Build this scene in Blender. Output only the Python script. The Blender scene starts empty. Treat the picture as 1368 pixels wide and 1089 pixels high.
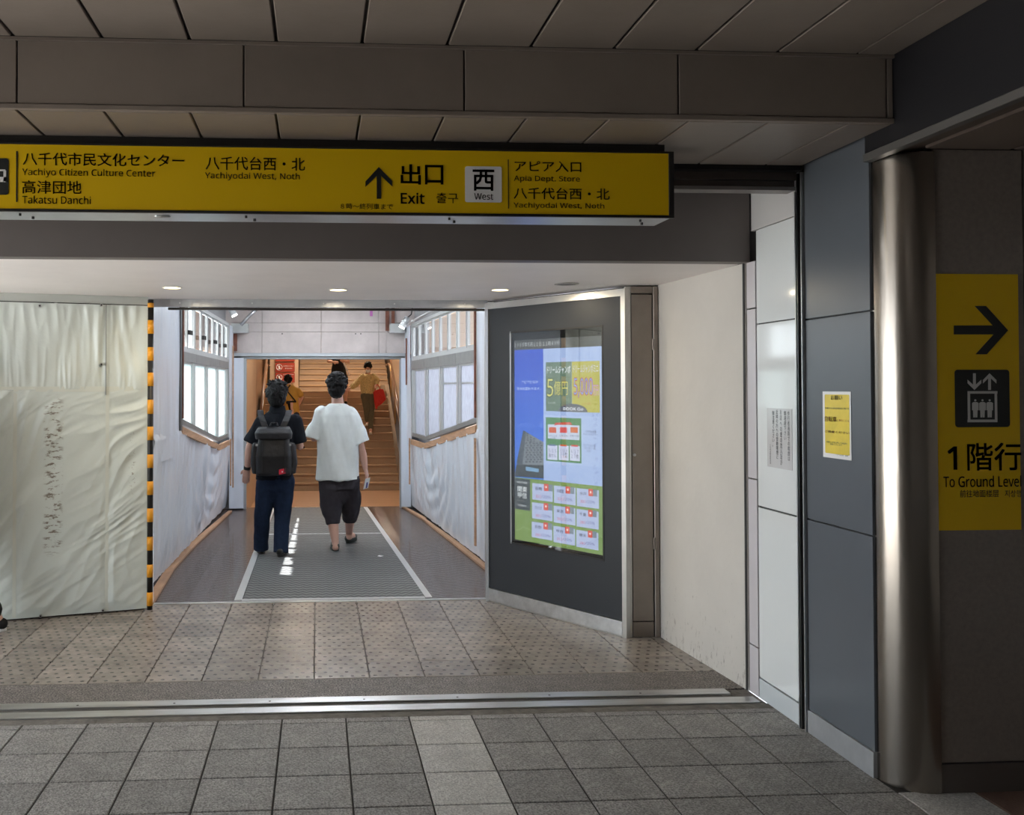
import bpy, bmesh, math, random
from mathutils import Vector as V, Matrix, noise
random.seed(7)
PI = math.pi
S = bpy.context.scene
C = S.collection
# ------------------------------------------------------------------ camera (solved from the photograph)
FPX, CX, CY, CAMH = 1259.4, 503.1, 495.3, 1.563
YAW, PIT, ROL = 0.06193, 0.0182, -0.00124
FW = V((math.sin(YAW)*math.cos(PIT), math.cos(YAW)*math.cos(PIT), math.sin(PIT)))
RT = V((math.cos(YAW), -math.sin(YAW), 0)); UP = RT.cross(FW)
RT, UP = RT*math.cos(ROL)+UP*math.sin(ROL), UP*math.cos(ROL)-RT*math.sin(ROL)
cd = bpy.data.cameras.new('camera'); cam = bpy.data.objects.new('camera', cd); C.objects.link(cam)
m = Matrix((RT, UP, -FW)).transposed().to_4x4(); m.translation = (0, 0, CAMH); cam.matrix_world = m
cd.sensor_width = 36; cd.lens = 36*FPX/1368
cd.shift_x = (684-CX)/1368; cd.shift_y = -(544.5-CY)/1368
cd.clip_start = .05; cd.clip_end = 300
S.camera = cam
# ------------------------------------------------------------------ light
w = bpy.data.worlds.new('sky'); S.world = w; w.use_nodes = True
bg = w.node_tree.nodes['Background']; bg.inputs[0].default_value = (.86, .94, 1, 1); bg.inputs[1].default_value = 2.9
sd = bpy.data.lights.new('sun', 'SUN'); sd.energy = 15; sd.angle = .01; sd.color = (1, .98, .95)
sun = bpy.data.objects.new('sun', sd); C.objects.link(sun)
sun.rotation_euler = V((.455, -.19, -1)).to_track_quat('-Z', 'Y').to_euler()
S.view_settings.view_transform = 'Standard'; S.view_settings.look = 'None'
S.view_settings.gamma = 1; S.view_settings.use_curve_mapping = False
S.view_settings.exposure = 1.0
S.render.film_transparent = False
S.cycles.max_bounces = 10; S.cycles.transparent_max_bounces = 12

# ------------------------------------------------------------------ photo measurement -> real planes
CAM = V((0, 0, CAMH))
def ray(x, y): return FW + RT*((x-CX)/FPX) - UP*((y-CY)/FPX)
def atY(x, y, Y): d = ray(x, y); return CAM + d*(Y/d.y)
def atX(x, y, X): d = ray(x, y); return CAM + d*(X/d.x)
def atZ(x, y, z=0): d = ray(x, y); return CAM + d*((z-CAMH)/d.z)
class Plane:
    def __init__(s, A, B):
        s.A = V((A[0], A[1], 0)); s.u = (V((B[0], B[1], 0))-s.A).normalized(); s.n = V((s.u.y, -s.u.x, 0))
    def uv(s, x, y):
        d = ray(x, y); t = (s.A-CAM).dot(s.n)/d.dot(s.n); p = CAM+d*t; return ((p-s.A).dot(s.u), p.z)
    def P(s, u, v, d=0): return s.A + s.u*u + V((0, 0, v)) + s.n*d

# ------------------------------------------------------------------ materials
MATS = {}
def mat(name, col, rough=.5, metal=0, var=0, vs=3, bump=0, bs=60, coat=0, emit=None, es=1, rnd=0, spec=.5, stretch=None, fine=0, fs=350):
    if name in MATS: return MATS[name]
    M = bpy.data.materials.new(name); MATS[name] = M; M.use_nodes = True
    N = M.node_tree.nodes; L = M.node_tree.links; b = N['Principled BSDF']
    c = (*col, 1) if len(col) == 3 else col
    b.inputs['Base Color'].default_value = c; b.inputs['Roughness'].default_value = rough
    b.inputs['Metallic'].default_value = metal; b.inputs['Coat Weight'].default_value = coat
    b.inputs['Coat Roughness'].default_value = .08
    b.inputs['Specular IOR Level'].default_value = spec
    tc = N.new('ShaderNodeTexCoord'); out = tc.outputs['Object']
    if stretch:
        mp = N.new('ShaderNodeMapping'); mp.inputs['Scale'].default_value = stretch
        L.new(out, mp.inputs['Vector']); out = mp.outputs['Vector']
    if var or rnd:
        n = N.new('ShaderNodeTexNoise'); n.inputs['Scale'].default_value = vs; n.inputs['Detail'].default_value = 6
        n.inputs['Roughness'].default_value = .65
        L.new(out, n.inputs['Vector'])
        mr = N.new('ShaderNodeMapRange'); mr.inputs[1].default_value = .3; mr.inputs[2].default_value = .7
        mr.inputs[3].default_value = 1-var; mr.inputs[4].default_value = 1+var
        L.new(n.outputs[0], mr.inputs[0]); val = mr.outputs[0]
        if fine:
            n2 = N.new('ShaderNodeTexNoise'); n2.inputs['Scale'].default_value = fs; L.new(tc.outputs['Object'], n2.inputs['Vector'])
            m2 = N.new('ShaderNodeMapRange'); m2.inputs[1].default_value = .35; m2.inputs[2].default_value = .65
            m2.inputs[3].default_value = 1-fine; m2.inputs[4].default_value = 1+fine; L.new(n2.outputs[0], m2.inputs[0])
            mu = N.new('ShaderNodeMath'); mu.operation = 'MULTIPLY'; L.new(val, mu.inputs[0]); L.new(m2.outputs[0], mu.inputs[1]); val = mu.outputs[0]
        if rnd:
            oi = N.new('ShaderNodeObjectInfo'); m3 = N.new('ShaderNodeMapRange'); m3.inputs[3].default_value = 1-rnd; m3.inputs[4].default_value = 1+rnd
            L.new(oi.outputs['Random'], m3.inputs[0])
            mu = N.new('ShaderNodeMath'); mu.operation = 'MULTIPLY'; L.new(val, mu.inputs[0]); L.new(m3.outputs[0], mu.inputs[1]); val = mu.outputs[0]
            ad = N.new('ShaderNodeVectorMath'); ad.operation = 'ADD'; cm = N.new('ShaderNodeCombineXYZ')
            mm = N.new('ShaderNodeMath'); mm.operation = 'MULTIPLY'; mm.inputs[1].default_value = 50; L.new(oi.outputs['Random'], mm.inputs[0])
            L.new(mm.outputs[0], cm.inputs[0]); L.new(mm.outputs[0], cm.inputs[1]); L.new(out, ad.inputs[0]); L.new(cm.outputs[0], ad.inputs[1]); L.new(ad.outputs[0], n.inputs['Vector'])
        vm = N.new('ShaderNodeVectorMath'); vm.operation = 'SCALE'; vm.inputs[0].default_value = c[:3]
        L.new(val, vm.inputs['Scale']); L.new(vm.outputs[0], b.inputs['Base Color'])
    if bump:
        n = N.new('ShaderNodeTexNoise'); n.inputs['Scale'].default_value = bs; n.inputs['Detail'].default_value = 4
        L.new(out, n.inputs['Vector']); bp = N.new('ShaderNodeBump'); bp.inputs['Strength'].default_value = bump
        bp.inputs['Distance'].default_value = .01; L.new(n.outputs[0], bp.inputs['Height']); L.new(bp.outputs[0], b.inputs['Normal'])
    if emit:
        b.inputs['Emission Color'].default_value = (*emit, 1); b.inputs['Emission Strength'].default_value = es
    return M
def srgb(r, g, b): return tuple(((c/255+.055)/1.055)**2.4 if c > 10 else c/3295 for c in (r, g, b))
def emat(r, g, b, s=.55):
    k = 'screen light %d %d %d' % (r, g, b)
    return mat(k, (.02, .02, .02), .4, emit=srgb(r, g, b), es=s)

# ------------------------------------------------------------------ mesh helpers
class MB:
    def __init__(s): s.bm = bmesh.new()
    def box(s, x0, x1, y0, y1, z0, z1, bev=0):
        r = bmesh.ops.create_cube(s.bm, size=1, matrix=Matrix.Translation(((x0+x1)/2, (y0+y1)/2, (z0+z1)/2)) @ Matrix.Diagonal((abs(x1-x0), abs(y1-y0), abs(z1-z0), 1)))
        if bev:
            es = list({e for v in r['verts'] for e in v.link_edges}); bmesh.ops.bevel(s.bm, geom=es, offset=bev, segments=1, affect='EDGES')
        return s
    def obox(s, o, a, b, c):                  # box from corner and three edge vectors
        o, a, b, c = V(o), V(a), V(b), V(c)
        vs = [s.bm.verts.new(o+a*i+b*j+c*k) for i in (0, 1) for j in (0, 1) for k in (0, 1)]
        for f in ((0, 1, 3, 2), (4, 6, 7, 5), (0, 4, 5, 1), (2, 3, 7, 6), (0, 2, 6, 4), (1, 5, 7, 3)): s.bm.faces.new([vs[i] for i in f])
        return s
    def quad(s, *p): s.bm.faces.new([s.bm.verts.new(q) for q in p]); return s
    def prism(s, pts, off):
        off = V(off); a = [s.bm.verts.new(V(p)) for p in pts]; b = [s.bm.verts.new(V(p)+off) for p in pts]; n = len(pts)
        s.bm.faces.new(a); s.bm.faces.new(b[::-1])
        for i in range(n): s.bm.faces.new((a[i], a[(i+1) % n], b[(i+1) % n], b[i]))
        return s
    def cyl(s, p0, p1, r0, r1=None, n=14):
        p0, p1 = V(p0), V(p1); r1 = r0 if r1 is None else r1; d = p1-p0
        M = Matrix.Translation((p0+p1)/2) @ d.to_track_quat('Z', 'Y').to_matrix().to_4x4()
        bmesh.ops.create_cone(s.bm, cap_ends=True, segments=n, radius1=max(r0, 1e-4), radius2=max(r1, 1e-4), depth=d.length, matrix=M); return s
    def ball(s, p, r, sub=2):
        M = Matrix.Translation(p) @ Matrix.Diagonal((*(r if hasattr(r, '__len__') else (r, r, r)), 1))
        bmesh.ops.create_icosphere(s.bm, subdivisions=sub, radius=1, matrix=M); return s
    def chain(s, pts, n=14, balls=True):      # tapered limb
        for (p, r), (q, t) in zip(pts, pts[1:]): s.cyl(p, q, r, t, n)
        if balls:
            for p, r in pts: s.ball(p, r*.995)
        return s
    def tube(s, pts, r, n=8):
        for p, q in zip(pts, pts[1:]): s.cyl(p, q, r, r, n)
        for p in pts[1:-1]: s.ball(p, r, 1)
        return s
    def loft(s, rings, n=28, rot=0):          # rings: (x,y,z,rx,ry[,power])
        L = []
        for R in rings:
            x, y, z, rx, ry = R[:5]; pw = R[5] if len(R) > 5 else 1; rr = []
            for i in range(n):
                a = 2*PI*i/n; c, q = math.cos(a), math.sin(a)
                dx = rx*math.copysign(abs(c)**pw, c); dy = ry*math.copysign(abs(q)**pw, q)
                rr.append(s.bm.verts.new((x+dx*math.cos(rot)-dy*math.sin(rot), y+dx*math.sin(rot)+dy*math.cos(rot), z)))
            L.append(rr)
        for a, b in zip(L, L[1:]):
            for i in range(n): s.bm.faces.new((a[i], a[(i+1) % n], b[(i+1) % n], b[i]))
        s.bm.faces.new(L[0][::-1]); s.bm.faces.new(L[-1]); return s
    def build(s, name, M, parent=None, smooth=False, fix=True):
        if fix: bmesh.ops.recalc_face_normals(s.bm, faces=s.bm.faces)
        if parent is not None:
            off = wloc(parent)
            if off.length: bmesh.ops.translate(s.bm, verts=s.bm.verts, vec=-off)
        me = bpy.data.meshes.new(name); s.bm.to_mesh(me); s.bm.free(); me.materials.append(M)
        if smooth: me.polygons.foreach_set('use_smooth', [True]*len(me.polygons))
        o = bpy.data.objects.new(name, me); C.objects.link(o)
        if parent is not None: o.parent = parent
        return o
def wloc(o):
    p = V(o.location)
    while o.parent: o = o.parent; p = p+V(o.location)
    return p
def struct(o, label=None):
    o['kind'] = 'structure'
    if label: o['label'] = label
    return o
def tag(o, label, cat, group=None):
    o['label'] = label; o['category'] = cat
    if group: o['group'] = group
    return o
def thing(name, label, cat, loc=(0, 0, 0), group=None):
    o = bpy.data.objects.new(name, None); C.objects.link(o); o.location = loc; o.empty_display_size = .1
    return tag(o, label, cat, group)
def root_struct(name, label=None, loc=(0, 0, 0)):
    o = bpy.data.objects.new(name, None); C.objects.link(o); o.location = loc; return struct(o, label)
def inst(me, name, loc, parent, rot=0):
    o = bpy.data.objects.new(name, me); C.objects.link(o); o.location = loc; o.parent = parent; o.rotation_euler.z = rot; return o
FONT = None
try: FONT = bpy.data.fonts.load(bpy.utils.resource_path('LOCAL')+'/datafiles/fonts/NotoSansMath-Regular.woff2')
except Exception: FONT = None
def evalmesh(o):
    dg = bpy.context.evaluated_depsgraph_get(); dg.update()
    return bpy.data.meshes.new_from_object(o.evaluated_get(dg))
def remesh(mb, name, M, parent, vox=.008, dec=.4, sm=6, fold=None, join=None):
    o = mb.build(name, M, None, True)
    a = o.modifiers.new('r', 'REMESH'); a.mode = 'VOXEL'; a.voxel_size = vox
    a = o.modifiers.new('s', 'SMOOTH'); a.iterations = sm; a.factor = .5
    me = evalmesh(o); o.modifiers.clear(); o.data = me
    if fold:
        me.update(); nr = [v.normal.copy() for v in me.vertices]
        for v, n in zip(me.vertices, nr): v.co += n*fold(v.co)
    if dec < 1:
        a = o.modifiers.new('d', 'DECIMATE'); a.ratio = dec; me = evalmesh(o); o.modifiers.clear(); o.data = me
    off = wloc(parent); me.transform(Matrix.Translation(-off))
    me.polygons.foreach_set('use_smooth', [True]*len(me.polygons))
    me.materials.clear(); me.materials.append(M); o.parent = parent; me.update(); return o
def grid(fn, nu, nv):
    mb = MB(); g = [[mb.bm.verts.new(fn(i/nu, j/nv)) for i in range(nu+1)] for j in range(nv+1)]
    for j in range(nv):
        for i in range(nu): mb.bm.faces.new((g[j][i], g[j][i+1], g[j+1][i+1], g[j+1][i]))
    return mb
FW_DIG = str.maketrans('0123456789,', '０１２３４５６７８９，')
def text(s, pl, x0, y0, x1, y1, M, parent, name='lettering', bold=0, d=.002, res=2, uv=None):
    latin = all(ord(c) < 256 for c in s)
    cu = bpy.data.curves.new('t', 'FONT'); cu.body = s if latin else s.translate(FW_DIG); cu.resolution_u = res; cu.align_x = 'CENTER'
    if latin and FONT: cu.font = FONT
    if uv == 'col': cu.space_line = 1.0; uv = None
    o = bpy.data.objects.new('t', cu); C.objects.link(o); me = evalmesh(o); bpy.data.objects.remove(o)
    if not me.vertices: return None
    xs = [v.co.x for v in me.vertices]; ys = [v.co.y for v in me.vertices]
    a0, a1, b0, b1 = min(xs), max(xs), min(ys), max(ys)
    if uv: u0, v1, u1, v0 = uv
    else: u0, v1 = pl.uv(x0, y0); u1, v0 = pl.uv(x1, y1)
    off = wloc(parent)
    if bold:                     # heavier strokes: the same outlines set twice more, a hair apart
        b = bmesh.new()
        for dx, dy in ((-1, -1), (1, 1), (-1, 1), (1, -1)):
            m2 = me.copy(); m2.transform(Matrix.Translation((dx*bold*.5, dy*bold*.5, 0))); b.from_mesh(m2); bpy.data.meshes.remove(m2)
        b.to_mesh(me); b.free()
    for v in me.vertices:
        v.co = pl.P(u0+(v.co.x-a0)/(a1-a0+1e-9)*(u1-u0), v0+(v.co.y-b0)/(b1-b0+1e-9)*(v1-v0), d)-off
    me.name = name; me.materials.clear(); me.materials.append(M)
    o = bpy.data.objects.new(name, me); C.objects.link(o); o.parent = parent; return o
def plate(pl, x0, y0, x1, y1, M, parent, name, d=.001, th=.001, rad=0, uv=None):
    if uv: u0, v1, u1, v0 = uv
    else: u0, v1 = pl.uv(x0, y0); u1, v0 = pl.uv(x1, y1)
    pts = []
    if rad:
        for cx, cy, a0 in ((u1-rad, v1-rad, 0), (u0+rad, v1-rad, 90), (u0+rad, v0+rad, 180), (u1-rad, v0+rad, 270)):
            for k in range(5): a = math.radians(a0+k*22.5); pts.append((cx+rad*math.cos(a), cy+rad*math.sin(a)))
    else: pts = [(u1, v1), (u0, v1), (u0, v0), (u1, v0)]
    return MB().prism([pl.P(u, v, d-th) for u, v in pts], pl.n*th).build(name, M, parent)
def poly(pl, pts, M, parent, name, d=.002, th=.001):   # pts in photo pixels on that plane
    return MB().prism([pl.P(*pl.uv(x, y), d-th) for x, y in pts], pl.n*th).build(name, M, parent)

# materials used everywhere
m_tile = mat('grey floor tile', (.245, .235, .225), .55, var=.18, vs=9, bump=.5, bs=120, rnd=.10, fine=.5, fs=150)
m_guide = mat('pale guide tile', (.46, .45, .43), .55, var=.12, vs=9, bump=.5, bs=120, rnd=.08, fine=.3, fs=150)
m_joint = mat('dark tile joint', (.035, .032, .03), .9)
m_conc = mat('dirty mortar', (.14, .125, .11), .85, var=.4, vs=14, bump=.8, bs=40)
m_gran = mat('dark aggregate', (.15, .13, .12), .5, var=.35, vs=14, bump=.6, bs=110, fine=.95, fs=110)
m_steel = mat('brushed stainless steel', (.58, .57, .55), .28, 1, var=.12, vs=2, bump=.05, bs=40, stretch=(1, 1, 1))
m_rail = mat('worn steel rail', (.62, .62, .62), .35, 1, var=.18, vs=6, stretch=(.4, 4, 4))
m_alu = mat('pale aluminium', (.55, .56, .57), .4, 1, var=.08, vs=5)
m_dk = mat('black painted metal', (.012, .011, .011), .4)
m_ceil = mat('beige ceiling panel', (.235, .195, .168), .45, var=.10, vs=2.2, bump=.06, bs=30, rnd=.04)
m_fascia = mat('grey brown fascia', (.155, .135, .127), .5, var=.06, vs=2)
m_soff = mat('white painted soffit', (.90, .85, .83), .5, var=.05, vs=1.5)
m_slate = mat('slate grey laminate', (.10, .112, .13), .28, var=.05, vs=2, spec=.5)
m_navy = mat('dark navy laminate', (.012, .012, .015), .4)
m_whpan = mat('glossy white panel', (.76, .79, .80), .07, coat=.4)
m_lav = mat('pale lavender panel', (.60, .57, .60), .3)
m_bcol = mat('brown grey laminate', (.21, .18, .16), .22, var=.10, vs=60)
m_yel = mat('yellow sign face', (.74, .475, .003), .35, spec=.3)
m_ink = mat('black ink', (.006, .008, .008), .5)
m_white = mat('sign white', (.82, .82, .83), .45)

# ================================================================== FLOORS
def bevel_slab(w, d, h, b=.0025):
    mb = MB(); z1 = h
    a = [mb.bm.verts.new(p) for p in ((0, 0, 0), (w, 0, 0), (w, d, 0), (0, d, 0))]
    c = [mb.bm.verts.new(p) for p in ((0, 0, z1-b), (w, 0, z1-b), (w, d, z1-b), (0, d, z1-b))]
    e = [mb.bm.verts.new(p) for p in ((b, b, z1), (w-b, b, z1), (w-b, d-b, z1), (b, d-b, z1))]
    for p, q in ((a, c), (c, e)):
        for i in range(4): mb.bm.faces.new((p[i], p[(i+1) % 4], q[(i+1) % 4], q[i]))
    mb.bm.faces.new(e); return mb
def mesh_of(mb, M, name='tile'):
    bmesh.ops.recalc_face_normals(mb.bm, faces=mb.bm.faces); me = bpy.data.meshes.new(name); mb.bm.to_mesh(me); mb.bm.free(); me.materials.append(M); return me
GX, GY = .4308, 4.438
fl = struct(MB().box(-4.6, 4.2, -6, 4.57, -.12, -.006).build('floor', m_joint), 'grey tiled floor of the station hall')
J = .007
tg = mesh_of(bevel_slab(.3-J, .3-J, .010), m_tile); tp = mesh_of(bevel_slab(.3-J, .3-J, .010), m_guide)
m_btile = mat('reddish brown tile', (.17, .105, .08), .5, var=.12, vs=9, bump=.4, bs=120)
tb = mesh_of(bevel_slab(.3-J, .3-J, .010), m_btile); cut_g = mesh_of(bevel_slab(.3-J, .055, .009), m_tile); cut_p = mesh_of(bevel_slab(.3-J, .055, .009), m_guide)
for i in range(-11, 11):
    x = GX+.3*i
    for j in range(-9, 0):
        y = GY+.3*j
        if x > 2.2 and y > 3.3: continue
        inst(tp if i == 0 or i == 6 else (tb if i > 6 else tg), 'tile', (x+J/2, y+J/2, -.010), fl)
    if x < 2.0: inst(cut_p if i == 0 else cut_g, 'tile', (x+J/2, GY+J/2, -.0095), fl)
for y0 in (GY-.9, GY-1.2, GY-1.5): pass


# the rest of the hall floor away from the picture keeps the grid as one joined part
far = MB()
for i in range(-16, 13):
    for j in range(-34, -9):
        x, y = GX+.3*i, GY+.3*j; far.quad((x+J/2, y+J/2, -.001), (x+.3-J/2, y+J/2, -.001), (x+.3-J/2, y+.3-J/2, -.001), (x+J/2, y+.3-J/2, -.001))
for i in range(-16, -11):
    for j in range(-9, 0):
        x, y = GX+.3*i, GY+.3*j; far.quad((x+J/2, y+J/2, -.001), (x+.3-J/2, y+J/2, -.001), (x+.3-J/2, y+.3-J/2, -.001), (x+J/2, y+.3-J/2, -.001))
o = far.build('tile_field', m_tile, fl); o['kind'] = 'stuff'
MB().box(-4.6, 2.23, 4.50, 4.575, -.02, -.003).build('mortar_strip', m_conc, fl)
# door rail in the floor
rl = root_struct('trim_1', 'double steel door rail set in the floor', (0, 4.69, 0))
MB().box(-4.6, 2.225, 4.575, 4.80, -.03, -.008).build('rail_bed', m_conc, rl)
MB().box(-4.6, 2.19, 4.578, 4.662, -.02, .004, .002).build('rail_strip', m_rail, rl)
MB().box(-4.6, 2.10, 4.715, 4.795, -.02, .004, .002).build('rail_strip', m_rail, rl)
MB().box(-4.6, 2.05, 4.664, 4.713, -.02, -.004).build('rail_groove', mat('rail groove grime', (.07, .062, .055), .7, var=.3, vs=20), rl)
scr = mesh_of(MB().cyl((0, 0, 0), (0, 0, .0015), .006, n=10), m_dk, 'screw')
for k in range(14): inst(scr, 'screw', (-4+.47*k, .055, .0035), rl)
# bay floor: aggregate strip and dotted tiles
fb = struct(MB().box(-4.6, 2.23, 4.57, 6.95, -.12, -.031).build('floor.001', m_conc), 'beige dotted tile floor of the bay before the passage')
MB().box(-4.6, 2.23, 4.803, 5.10, -.03, .0, .002).build('aggregate_strip', m_gran, fb)
def dot_tile(name, col):
    M = mat(name, col, .26, var=.28, vs=7, bump=.25, bs=90, rnd=.13)
    N, L = M.node_tree.nodes, M.node_tree.links; b = N['Principled BSDF']; tc = [n for n in N if n.type == 'TEX_COORD'][0]
    sx = N.new('ShaderNodeSeparateXYZ'); L.new(tc.outputs['Object'], sx.inputs[0])
    def mt(op, a, b2=None):
        n = N.new('ShaderNodeMath'); n.operation = op
        for k, v in ((0, a), (1, b2)):
            if v is None: continue
            if isinstance(v, (int, float)): n.inputs[k].default_value = v
            else: L.new(v, n.inputs[k])
        return n.outputs[0]
    def lat(ox, oy, px, py):
        u = mt('SUBTRACT', mt('FRACT', mt('ADD', mt('DIVIDE', sx.outputs[0], px), ox)), .5); v = mt('SUBTRACT', mt('FRACT', mt('ADD', mt('DIVIDE', sx.outputs[1], py), oy)), .5)
        u = mt('MULTIPLY', u, px); v = mt('MULTIPLY', v, py)
        return mt('LESS_THAN', mt('ADD', mt('MULTIPLY', u, u), mt('MULTIPLY', v, v)), .0108**2)
    k = mt('MAXIMUM', lat(0, .25, .0586, .147), lat(.5, .75, .0586, .147))
    src = b.inputs['Base Color'].links[0].from_socket; mx = N.new('ShaderNodeMix'); mx.data_type = 'RGBA'
    L.new(mt('MULTIPLY', k, .85), mx.inputs[0]); L.new(src, mx.inputs[6]); mx.inputs[7].default_value = (.06, .05, .045, 1); L.new(mx.outputs[2], b.inputs['Base Color'])
    return M
m_dot = dot_tile('dotted beige tile', (.27, .235, .205)); m_dot2 = dot_tile('dotted grey tile', (.255, .222, .195))
J2 = .005
td = [mesh_of(bevel_slab(.3-J2, .3-J2, .010, .002), M) for M in (m_dot, m_dot2)]
tdl = mesh_of(bevel_slab(.3-J2, .04, .010, .002), m_dot2)
for i in range(-15, 7):
    x = -.022+.3*i
    for j in range(6):
        y = 5.105+.3*j
        if x+.3 > 2.19: continue
        if x < -1.3 and y > 6.75: continue
        inst(td[1 if random.random() < .45 else 0], 'tile', (x+J2/2, y+J2/2, -.010), fb)
    if -1.3 < x < 1.3: inst(tdl, 'tile', (x+J2/2, 6.905, -.010), fb)
MB().box(2.08, 2.2, 5.105, 5.9, -.02, -.001).build('tile_edge', m_dot2, fb)
# passage floor: glossy dark herringbone sheet
m_herr = mat('dark glossy floor film', (.085, .055, .046), .24, var=.3, vs=5, coat=.22)
def add_chevron(M, sc, amp, dist, ang=40, colr=None, coord='Object'):
    N, L = M.node_tree.nodes, M.node_tree.links; b = N['Principled BSDF']; tc = [n for n in N if n.type == 'TEX_COORD'][0]
    sx = N.new('ShaderNodeSeparateXYZ'); L.new(tc.outputs[coord], sx.inputs[0])
    def mt(op, a, b2=None):
        n = N.new('ShaderNodeMath'); n.operation = op
        for k, v in ((0, a), (1, b2)):
            if v is None: continue
            if isinstance(v, (int, float)): n.inputs[k].default_value = v
            else: L.new(v, n.inputs[k])
        return n.outputs[0]
    zig = mt('MULTIPLY', mt('PINGPONG', sx.outputs[0], sc), amp)
    wv = mt('SINE', mt('MULTIPLY', mt('ADD', sx.outputs[1], zig), 2*PI/dist))
    bp = N.new('ShaderNodeBump'); bp.inputs['Strength'].default_value = .6; bp.inputs['Distance'].default_value = .004
    L.new(wv, bp.inputs['Height'])
    old = b.inputs['Normal'].links
    if old: L.new(old[0].from_socket, bp.inputs['Normal'])
    L.new(bp.outputs[0], b.inputs['Normal'])
    if colr:
        mr = N.new('ShaderNodeMapRange'); mr.inputs[1].default_value = -.2; mr.inputs[2].default_value = .6; L.new(wv, mr.inputs[0])
        mx = N.new('ShaderNodeMix'); mx.data_type = 'RGBA'; L.new(mr.outputs[0], mx.inputs[0]); mx.inputs[6].default_value = (*colr, 1)
        if b.inputs['Base Color'].links: L.new(b.inputs['Base Color'].links[0].from_socket, mx.inputs[7])
        L.new(mx.outputs[2], b.inputs['Base Color'])
add_chevron(m_herr, .12, .45, .055)
fp = struct(MB().box(-1.45, 1.75, 6.97, 12.44, -.12, -.001).build('floor.002', m_herr), 'dark glossy herringbone floor of the passage')
MB().box(-1.2, 1.25, 6.925, 6.972, -.02, .004, .0015).build('threshold', m_alu, fp)
# wooden lower landing and stairs far behind
m_wood = mat('warm wood floor', (.42, .235, .12), .35, var=.25, vs=3, stretch=(.25, 3, 1))
m_step = mat('brown stair facing', (.40, .28, .19), .7, spec=.2, var=.12, vs=2)
m_nose = mat('pale stair nosing', (.50, .34, .20), .4)
m_cream = mat('cream brown wall', (.50, .36, .25), .5, var=.04)
m_brn = mat('brown wall', (.24, .145, .085), .4)
struct(MB().box(-1.6, 2.15, 12.30, 30, -.75, -.62).build('floor.004', m_step))
struct(MB().box(-1.6, 2.15, 12.30, 12.42, -.62, -.005).build('wall_front.003', m_step))
fw = struct(MB().box(-1.6, 2.1, 12.36, 19, -.62, -.5).build('floor.003', m_joint), 'warm wood board floor before the stairs')
bd = mesh_of(MB().box(0, 3.6, 0, .245, 0, .008, .002), m_wood, 'floor_board')
for k in range(26): inst(bd, 'floor_board', (-1.55, 12.4+.25*k, -.5), fw)
# ================================================================== MAT
mtr = thing('entrance_mat', 'long grey chevron ribbed mat with white edging down the passage', 'mat', (0, 7.02, 0))
m_mat = mat('grey ribbed mat', (.19, .195, .20), .7, var=.12, vs=8, fine=.25)
add_chevron(m_mat, .03, 1.1, .085, colr=(.085, .088, .09))
m_edge = mat('white mat edging', (.55, .56, .58), .5)
def xl(y): return -.615
def xr(y): return .845-(y-7.03)*.0385
for a, b in ((7.03, 10.09), (10.13, 12.33)):
    MB().prism([(xl(a)+.06, a, 0), (xr(a)-.05, a, 0), (xr(b)-.05, b, 0), (xl(b)+.06, b, 0)], (0, 0, .006)).build('rubber_field', m_mat, mtr)
MB().prism([(xl(0), 7.0, 0), (xl(0)+.055, 7.0, 0), (xl(0)+.055, 12.33, 0), (xl(0), 12.33, 0)], (0, 0, .008)).build('edging', m_edge, mtr)
MB().prism([(xr(7)-.05, 7.0, 0), (xr(7), 7.0, 0), (xr(12.33), 12.33, 0), (xr(12.33)-.05, 12.33, 0)], (0, 0, .008)).build('edging', m_edge, mtr)
MB().box(xl(0)+.056, xr(10.1)-.055, 10.093, 10.127, 0, .0075).build('edging', m_edge, mtr)
MB().box(xl(0)+.056, xr(7)-.055, 6.98, 7.026, 0, .007).build('edging', m_edge, mtr)
q = atZ(508, 744.5); tag(MB().prism([q+V(p) for p in ((-.025, 0, .009), (-.01, .03, .012), (.02, .02, .009), (.03, -.015, .013), (0, -.03, .009))], (0, 0, .002)).build('paper_scrap', m_white), 'tiny white paper scrap lying on the grey mat', 'litter')

# ================================================================== CEILINGS / BEAM / SOFFITS
ce = struct(MB().box(-4.6, 4.2, -6, 3.47, 2.846, 3.1).build('ceiling', m_dk), 'beige strip panel ceiling of the hall')
cp = mesh_of(MB().box(0, .304, 0, 9.4, 0, .014, .003), m_ceil, 'ceiling_panel')
for k in range(-17, 4): inst(cp, 'ceiling_panel', (.793+.315*k+.005, -5.95, 2.833), ce)
MB().box(.793+.315*5-.313, 2.195, -5.95, 3.45, 2.833, 2.847).build('ceiling_panel', m_ceil, ce)
bmr = root_struct('trim_2', 'boxed beige beam across the hall ceiling', (0, 3.47, 2.572))
MB().box(-4.6, 2.19, 3.475, 3.55, 2.60, 3.1).build('beam_core', m_dk, bmr)
bp_ = mesh_of(MB().box(0, .809, 0, .012, 0, .236, .002), m_ceil, 'fascia_panel')
MB().box(2.176, 2.197, 3.462, 3.474, 2.594, 2.83, .001).build('fascia_panel', m_ceil, bmr)
for k in range(-6, 3): inst(bp_, 'fascia_panel', (-.272+.815*k+.003, -.008, .022), bmr)
MB().box(-4.6, 2.2, 3.456, 3.474, 2.572, 2.592, .003).build('lower_lip', m_ceil, bmr)
MB().box(-4.6, 2.2, 3.452, 3.47, 2.822, 2.833).build('upper_lip', m_ceil, bmr)
c2 = struct(MB().box(-4.6, 2.2, 3.475, 4.2, 2.585, 2.66).build('ceiling.001', m_dk), 'lower strip of panel ceiling behind the beam')
cp2 = mesh_of(MB().box(0, .304, 0, .665, 0, .014, .003), m_ceil, 'ceiling_panel')
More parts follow.
